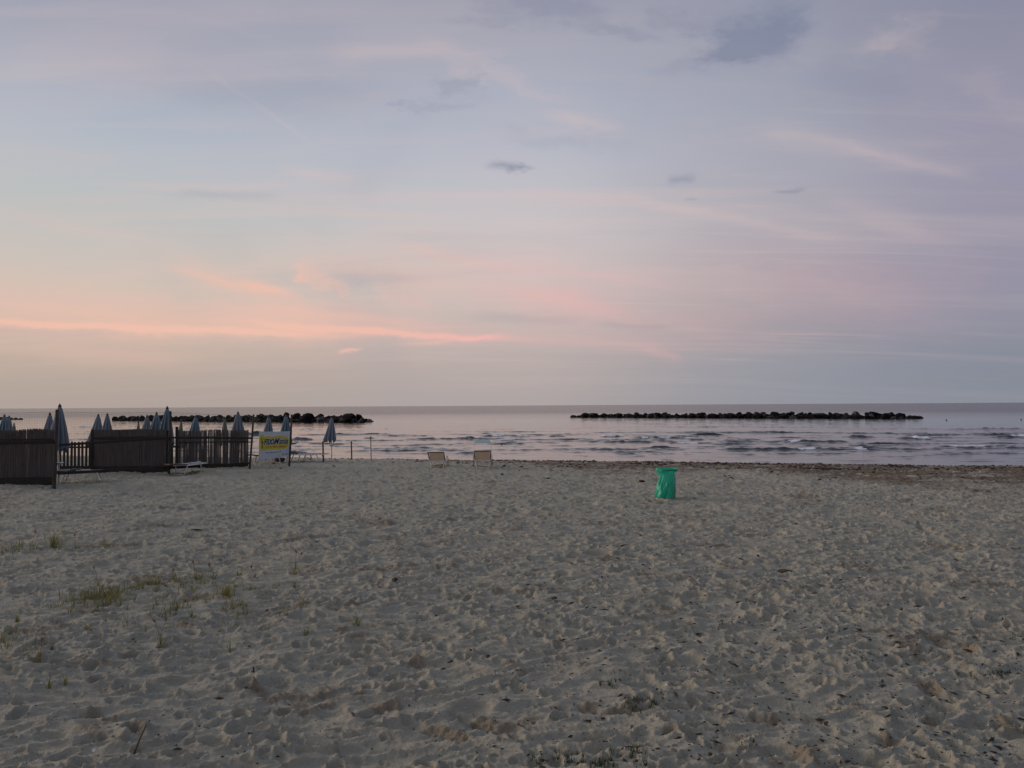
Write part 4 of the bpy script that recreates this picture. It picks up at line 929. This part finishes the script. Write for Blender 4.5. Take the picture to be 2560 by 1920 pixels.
for i, (px, py, hpx, n_, ln, lb, sd) in enumerate(TUFTS):
    q = on_sand(px, py); hh = hpx*1.12*q.y/F_PX
    o = empty('grass_tuft', tuple(q), 0, lb, 'grass tuft', 'single grass tufts on the sand')
    mb = MB(); blades(mb, (0,0,0), int(n_*1.3), hh*(.62 if sd else 1.0), hh*.55, 900+i, (ln, 0), w=.0095); mb.build('leaf_blades', MAT['grass'], o)
    if sd:
        for k in range(2 if i in (5,17) else 1):
            tp = (random.uniform(-.3,.35)*hh, random.uniform(-.03,.03), hh*random.uniform(.8,.95)); MB().tube([(0,0,-.02), (tp[0]*.15,0,tp[2]*.5), tp], [.0038,.0034,.0028], 4).build('stalk', MAT['seed'], o)
            m_ = MB(); seedhead(m_, tp, 50+i*3+k, .045); seedhead(m_, tp, 350+i*3+k, .05); m_.build('seed_head', MAT['seed'], o)

# ------------------------------------------------------------------ debris on the sand
def lump(name, px, py, wpx, hpx, mat, label, cat, seed, elong=1.0, group=None):
    q = on_sand(px, py); k = q.y/F_PX; bm = bmesh.new(); bmesh.ops.create_icosphere(bm, subdivisions=2, radius=.5); rg = random.Random(seed)
    pl_ = [(Vector((rg.gauss(0,1), rg.gauss(0,1), rg.gauss(0,1))).normalized(), rg.uniform(.16,.36)) for _ in range(8)]
    for v in bm.verts:
        for n_, d in pl_:
            e_ = v.co.dot(n_)-d
            if e_ > 0: v.co -= n_*e_
        v.co += Vector((rg.uniform(-1,1), rg.uniform(-1,1), rg.uniform(-1,1)))*.05
    me = bpy.data.meshes.new(name); bm.to_mesh(me); bm.free(); me.materials.append(MAT[mat])
    o = bpy.data.objects.new(name, me); COL.objects.link(o); o.location = (q.x, q.y, q.z+hpx*k*.45); o.scale = (wpx*k, wpx*k*elong, hpx*k*1.3); o.rotation_euler = (0, 0, rg.uniform(-.4,.4)); return tag(o, label, cat, group)
lump('seaweed_lump', 1605, 1207, 17, 8, 'weed', 'dark seaweed lump on the sand left of the green bag', 'seaweed', 1)
lump('shell', 1378, 1400, 12, 8, 'shell', 'white shell lying in the middle of the open sand', 'shell', 2)
lump('shell', 104, 1710, 9, 5, 'shell', 'white shell beside the low tuft at the bottom left', 'shell', 3)
lump('shell', 281, 1734, 12, 5, 'shell', 'flat pale shell right of the low tufts at the bottom left', 'shell', 4)
lump('shell', 1300, 1851, 9, 6, 'shell', 'white shell in the dug up strip at the bottom centre', 'shell', 5)
lump('shell', 1157, 1835, 10, 5, 'shell', 'pale broken shell at the left of the dug up strip', 'shell', 6)
lump('shell', 2159, 1447, 16, 5, 'shell', 'pale translucent scrap on the right half of the sand', 'scrap', 7)
lump('wood_chunk', 848, 1882, 22, 9, 'weed', 'dark wood chunk near the bottom edge left of centre', 'wood', 8)
lump('wood_chunk', 707, 1798, 11, 8, 'twig', 'dark wood chunk in smooth sand at lower left of centre', 'wood', 9)
lump('wood_chunk', 1777, 1889, 16, 9, 'twig', 'dark oval chunk at the bottom edge right of centre', 'wood', 10)
lump('wood_chunk', 2066, 1814, 18, 13, 'twig', 'jagged dark chunk standing up in the lower right sand', 'wood', 11)
lump('wood_chunk', 2054, 1853, 18, 6, 'twig', 'flat dark chip below the jagged chunk in the lower right', 'wood', 12)
lump('wood_chunk', 1895, 1395, 12, 9, 'twig', 'small dark lump alone on the upper right sand', 'wood', 13)
lump('wood_chunk', 1963, 1430, 36, 8, 'weed', 'wide dark seaweed scrap on the right sand', 'seaweed', 14)
lump('wood_chunk', 1608, 1415, 9, 6, 'twig', 'dark lump on the centre right sand below the stick', 'wood', 15)
lump('wood_chunk', 987, 1452, 20, 8, 'weed', 'dark seaweed scrap right of the bushy seed head tuft', 'seaweed', 16)
lump('wood_chunk', 1385, 1499, 22, 9, 'twig', 'reddish dark chunk on the sand right of centre', 'wood', 17)
lump('wood_chunk', 1178, 1628, 7, 7, 'twig', 'small black pebble in smooth sand left of centre', 'pebble', 18)
lump('wood_chunk', 1497, 1629, 13, 6, 'twig', 'black pebble in the middle of the lower sand', 'pebble', 19)
lump('wood_chunk', 2508, 1560, 6, 18, 'twig', 'short dark upright stub at the right edge of the sand', 'stub', 20)
def stick(x0, y0, x1, y1, r_, label, lift=0.0, mat='twig'):
    a, b = on_sand(x0, y0), on_sand(x1, y1)
    if lift: b = Vector((a.x+(x1-x0)*a.y/F_PX, a.y+.02, a.z+lift))
    c0 = (a+b)/2; o = MB().tube([a-c0+Vector((0,0,.012-.03*(lift > 0))), Vector((0,.01,.02)), b-c0+Vector((0,0,.012))], [r_, r_*.9, r_*.6], 6).build('stick', MAT[mat], None, True)
    o.location = c0; tag(o, label, 'stick', 'sticks on the sand')
stick(1553,1367,1571,1364,.018,'short dark stick on the centre right of the sand')
stick(478,1326,505,1326,.018,'short dark stick on the upper left sand')
stick(1840,1508,1890,1507,.012,'thin dark stick beside a hollow on the right sand')
stick(634,1691,631,1673,.010,'dark upright stick poking out of the sand below the grass', .085)
stick(332,1888,362,1822,.009,'tall dry straw stalk leaning at the bottom left', .22, 'seed')
stick(1290,1677,1316,1689,.009,'pale thin stick in the lower centre sand', 0, 'seed')
# countless crumbs: twig bits and shell bits
def scatter(name, n_, f_dens, mat, size, label, seed, flat=.35):
    rg = np.random.default_rng(seed); mb_v = []; mb_f = []; cnt = 0
    pxs, pys = rg.uniform(-60, 2620, n_*6), 1190+(1930-1190)*rg.uniform(0, 1, n_*6)**.8
    w = f_dens(pxs, pys); sel = rg.uniform(0, 1, n_*6) < w; pxs, pys = pxs[sel][:n_], pys[sel][:n_]
    P_ = np.array([list(gp(a, b, 0)) for a, b in zip(pxs, pys)]); h_ = sand_fields(P_[:,0], P_[:,1])[0]
    for (x, y, _), z in zip(P_, h_):
        L_ = size*rg.uniform(.4, 1.0)*(1+2.2*(rg.random() < .15)); t_ = L_*rg.uniform(.12, .35) if mat != 'shell' else L_*rg.uniform(.5,.9)
        a = rg.uniform(0, 3.1416); ux, uy = math.cos(a)*L_, math.sin(a)*L_; vx, vy = -math.sin(a)*t_, math.cos(a)*t_; hh = t_*flat*2; tz = rg.uniform(-.3,.3)*L_
        b = cnt; mb_v += [(x-ux,y-uy,z-tz+.004), (x+vx,y+vy,z), (x+ux,y+uy,z+tz+.004), (x-vx,y-vy,z), (x+vx*.2,y+vy*.2,z+hh+.009)]
        mb_f += [(b,b+1,b+4),(b+1,b+2,b+4),(b+2,b+3,b+4),(b+3,b,b+4)]; cnt += 5
    m_ = MB(); m_.v = [np.array(mb_v)]; m_.f = mb_f
    o = m_.build(name, MAT[mat], None); tag(o, label, None, None, 'stuff')
scatter('twig_bits', 3200, lambda x, y: np.clip(.08+.9*np.clip((x-1100)/1100, 0, 1)*np.exp(-((y-1500)/170)**2)+.35*np.clip((x-900)/900, 0, 1), 0, 1), 'twig', .020, 'scattered dark twig and seaweed bits over the sand', 1)
scatter('shell_bits', 420, lambda x, y: .5+0*x, 'shell', .010, 'scattered tiny white shell bits over the sand', 2)
def wrack_bits(seed, n_):
    rg = np.random.default_rng(seed); x = rg.uniform(-14, 30, n_*3); s_ = -rg.gamma(1.5, 1.6, n_*3)-.2; y = SH_B-SH_A*x+s_*1.03
    keep = rg.uniform(0, 1, n_*3) < np.clip(.25+(x+4)/14, .15, 1)*np.clip(.5+perlin(x/2.0, y/.9, 52)*1.5, 0, 1); x, y = x[keep][:n_], y[keep][:n_]
    h_ = sand_fields(x, y)[0]; V = []; Fc = []; c_ = 0
    for a, b, z in zip(x, y, h_):
        L_ = rg.uniform(.04,.16); t_ = rg.uniform(.015,.05); an = rg.uniform(-.7,.7); ux, uy = math.cos(an)*L_, math.sin(an)*L_; hh = rg.uniform(.015,.06)
        V += [(a-ux,b-uy,z-.01),(a,b-t_,z-.01),(a+ux,b+uy,z-.01),(a,b+t_,z-.01),(a+ux*.2,b,z+hh)]; Fc += [(c_,c_+1,c_+4),(c_+1,c_+2,c_+4),(c_+2,c_+3,c_+4),(c_+3,c_,c_+4)]; c_ += 5
    m_ = MB(); m_.v = [np.array(V)]; m_.f = Fc; o = m_.build('seaweed_wrack', MAT['weed'], None); tag(o, 'belt of dark brown seaweed bits along the waterline', None, None, 'stuff')
wrack_bits(9, 3800)
for x0, x1, y_, hpx, lb in [(1985,2105,1171,5,'long dark seaweed mound at the waterline right of centre'),(2112,2235,1175,4,'lower seaweed mound at the waterline just right of the long one')]:
    A_, B_ = on_sand(x0, y_), on_sand(x1, y_+1); T_, U_ = np.meshgrid(np.linspace(0, 2*np.pi, 14, endpoint=False), np.linspace(0, 1, 60)); hh = hpx*A_.y/F_PX
    env = np.sin(np.pi*U_)**.4*(.7+.6*perlin(U_*14, T_*.6, 3))
    o = grid_mesh('seaweed_mound', A_.x+(B_.x-A_.x)*U_+.03*perlin(U_*40, T_, 5), A_.y+(B_.y-A_.y)*U_+.28*env*np.cos(T_), A_.z-.01+hh*1.1*env*np.sin(T_)+.02*perlin(U_*50, T_*3, 6), MAT['weed'], wrap=True)
    tag(o, lb, 'seaweed mound', 'seaweed mounds at the waterline')
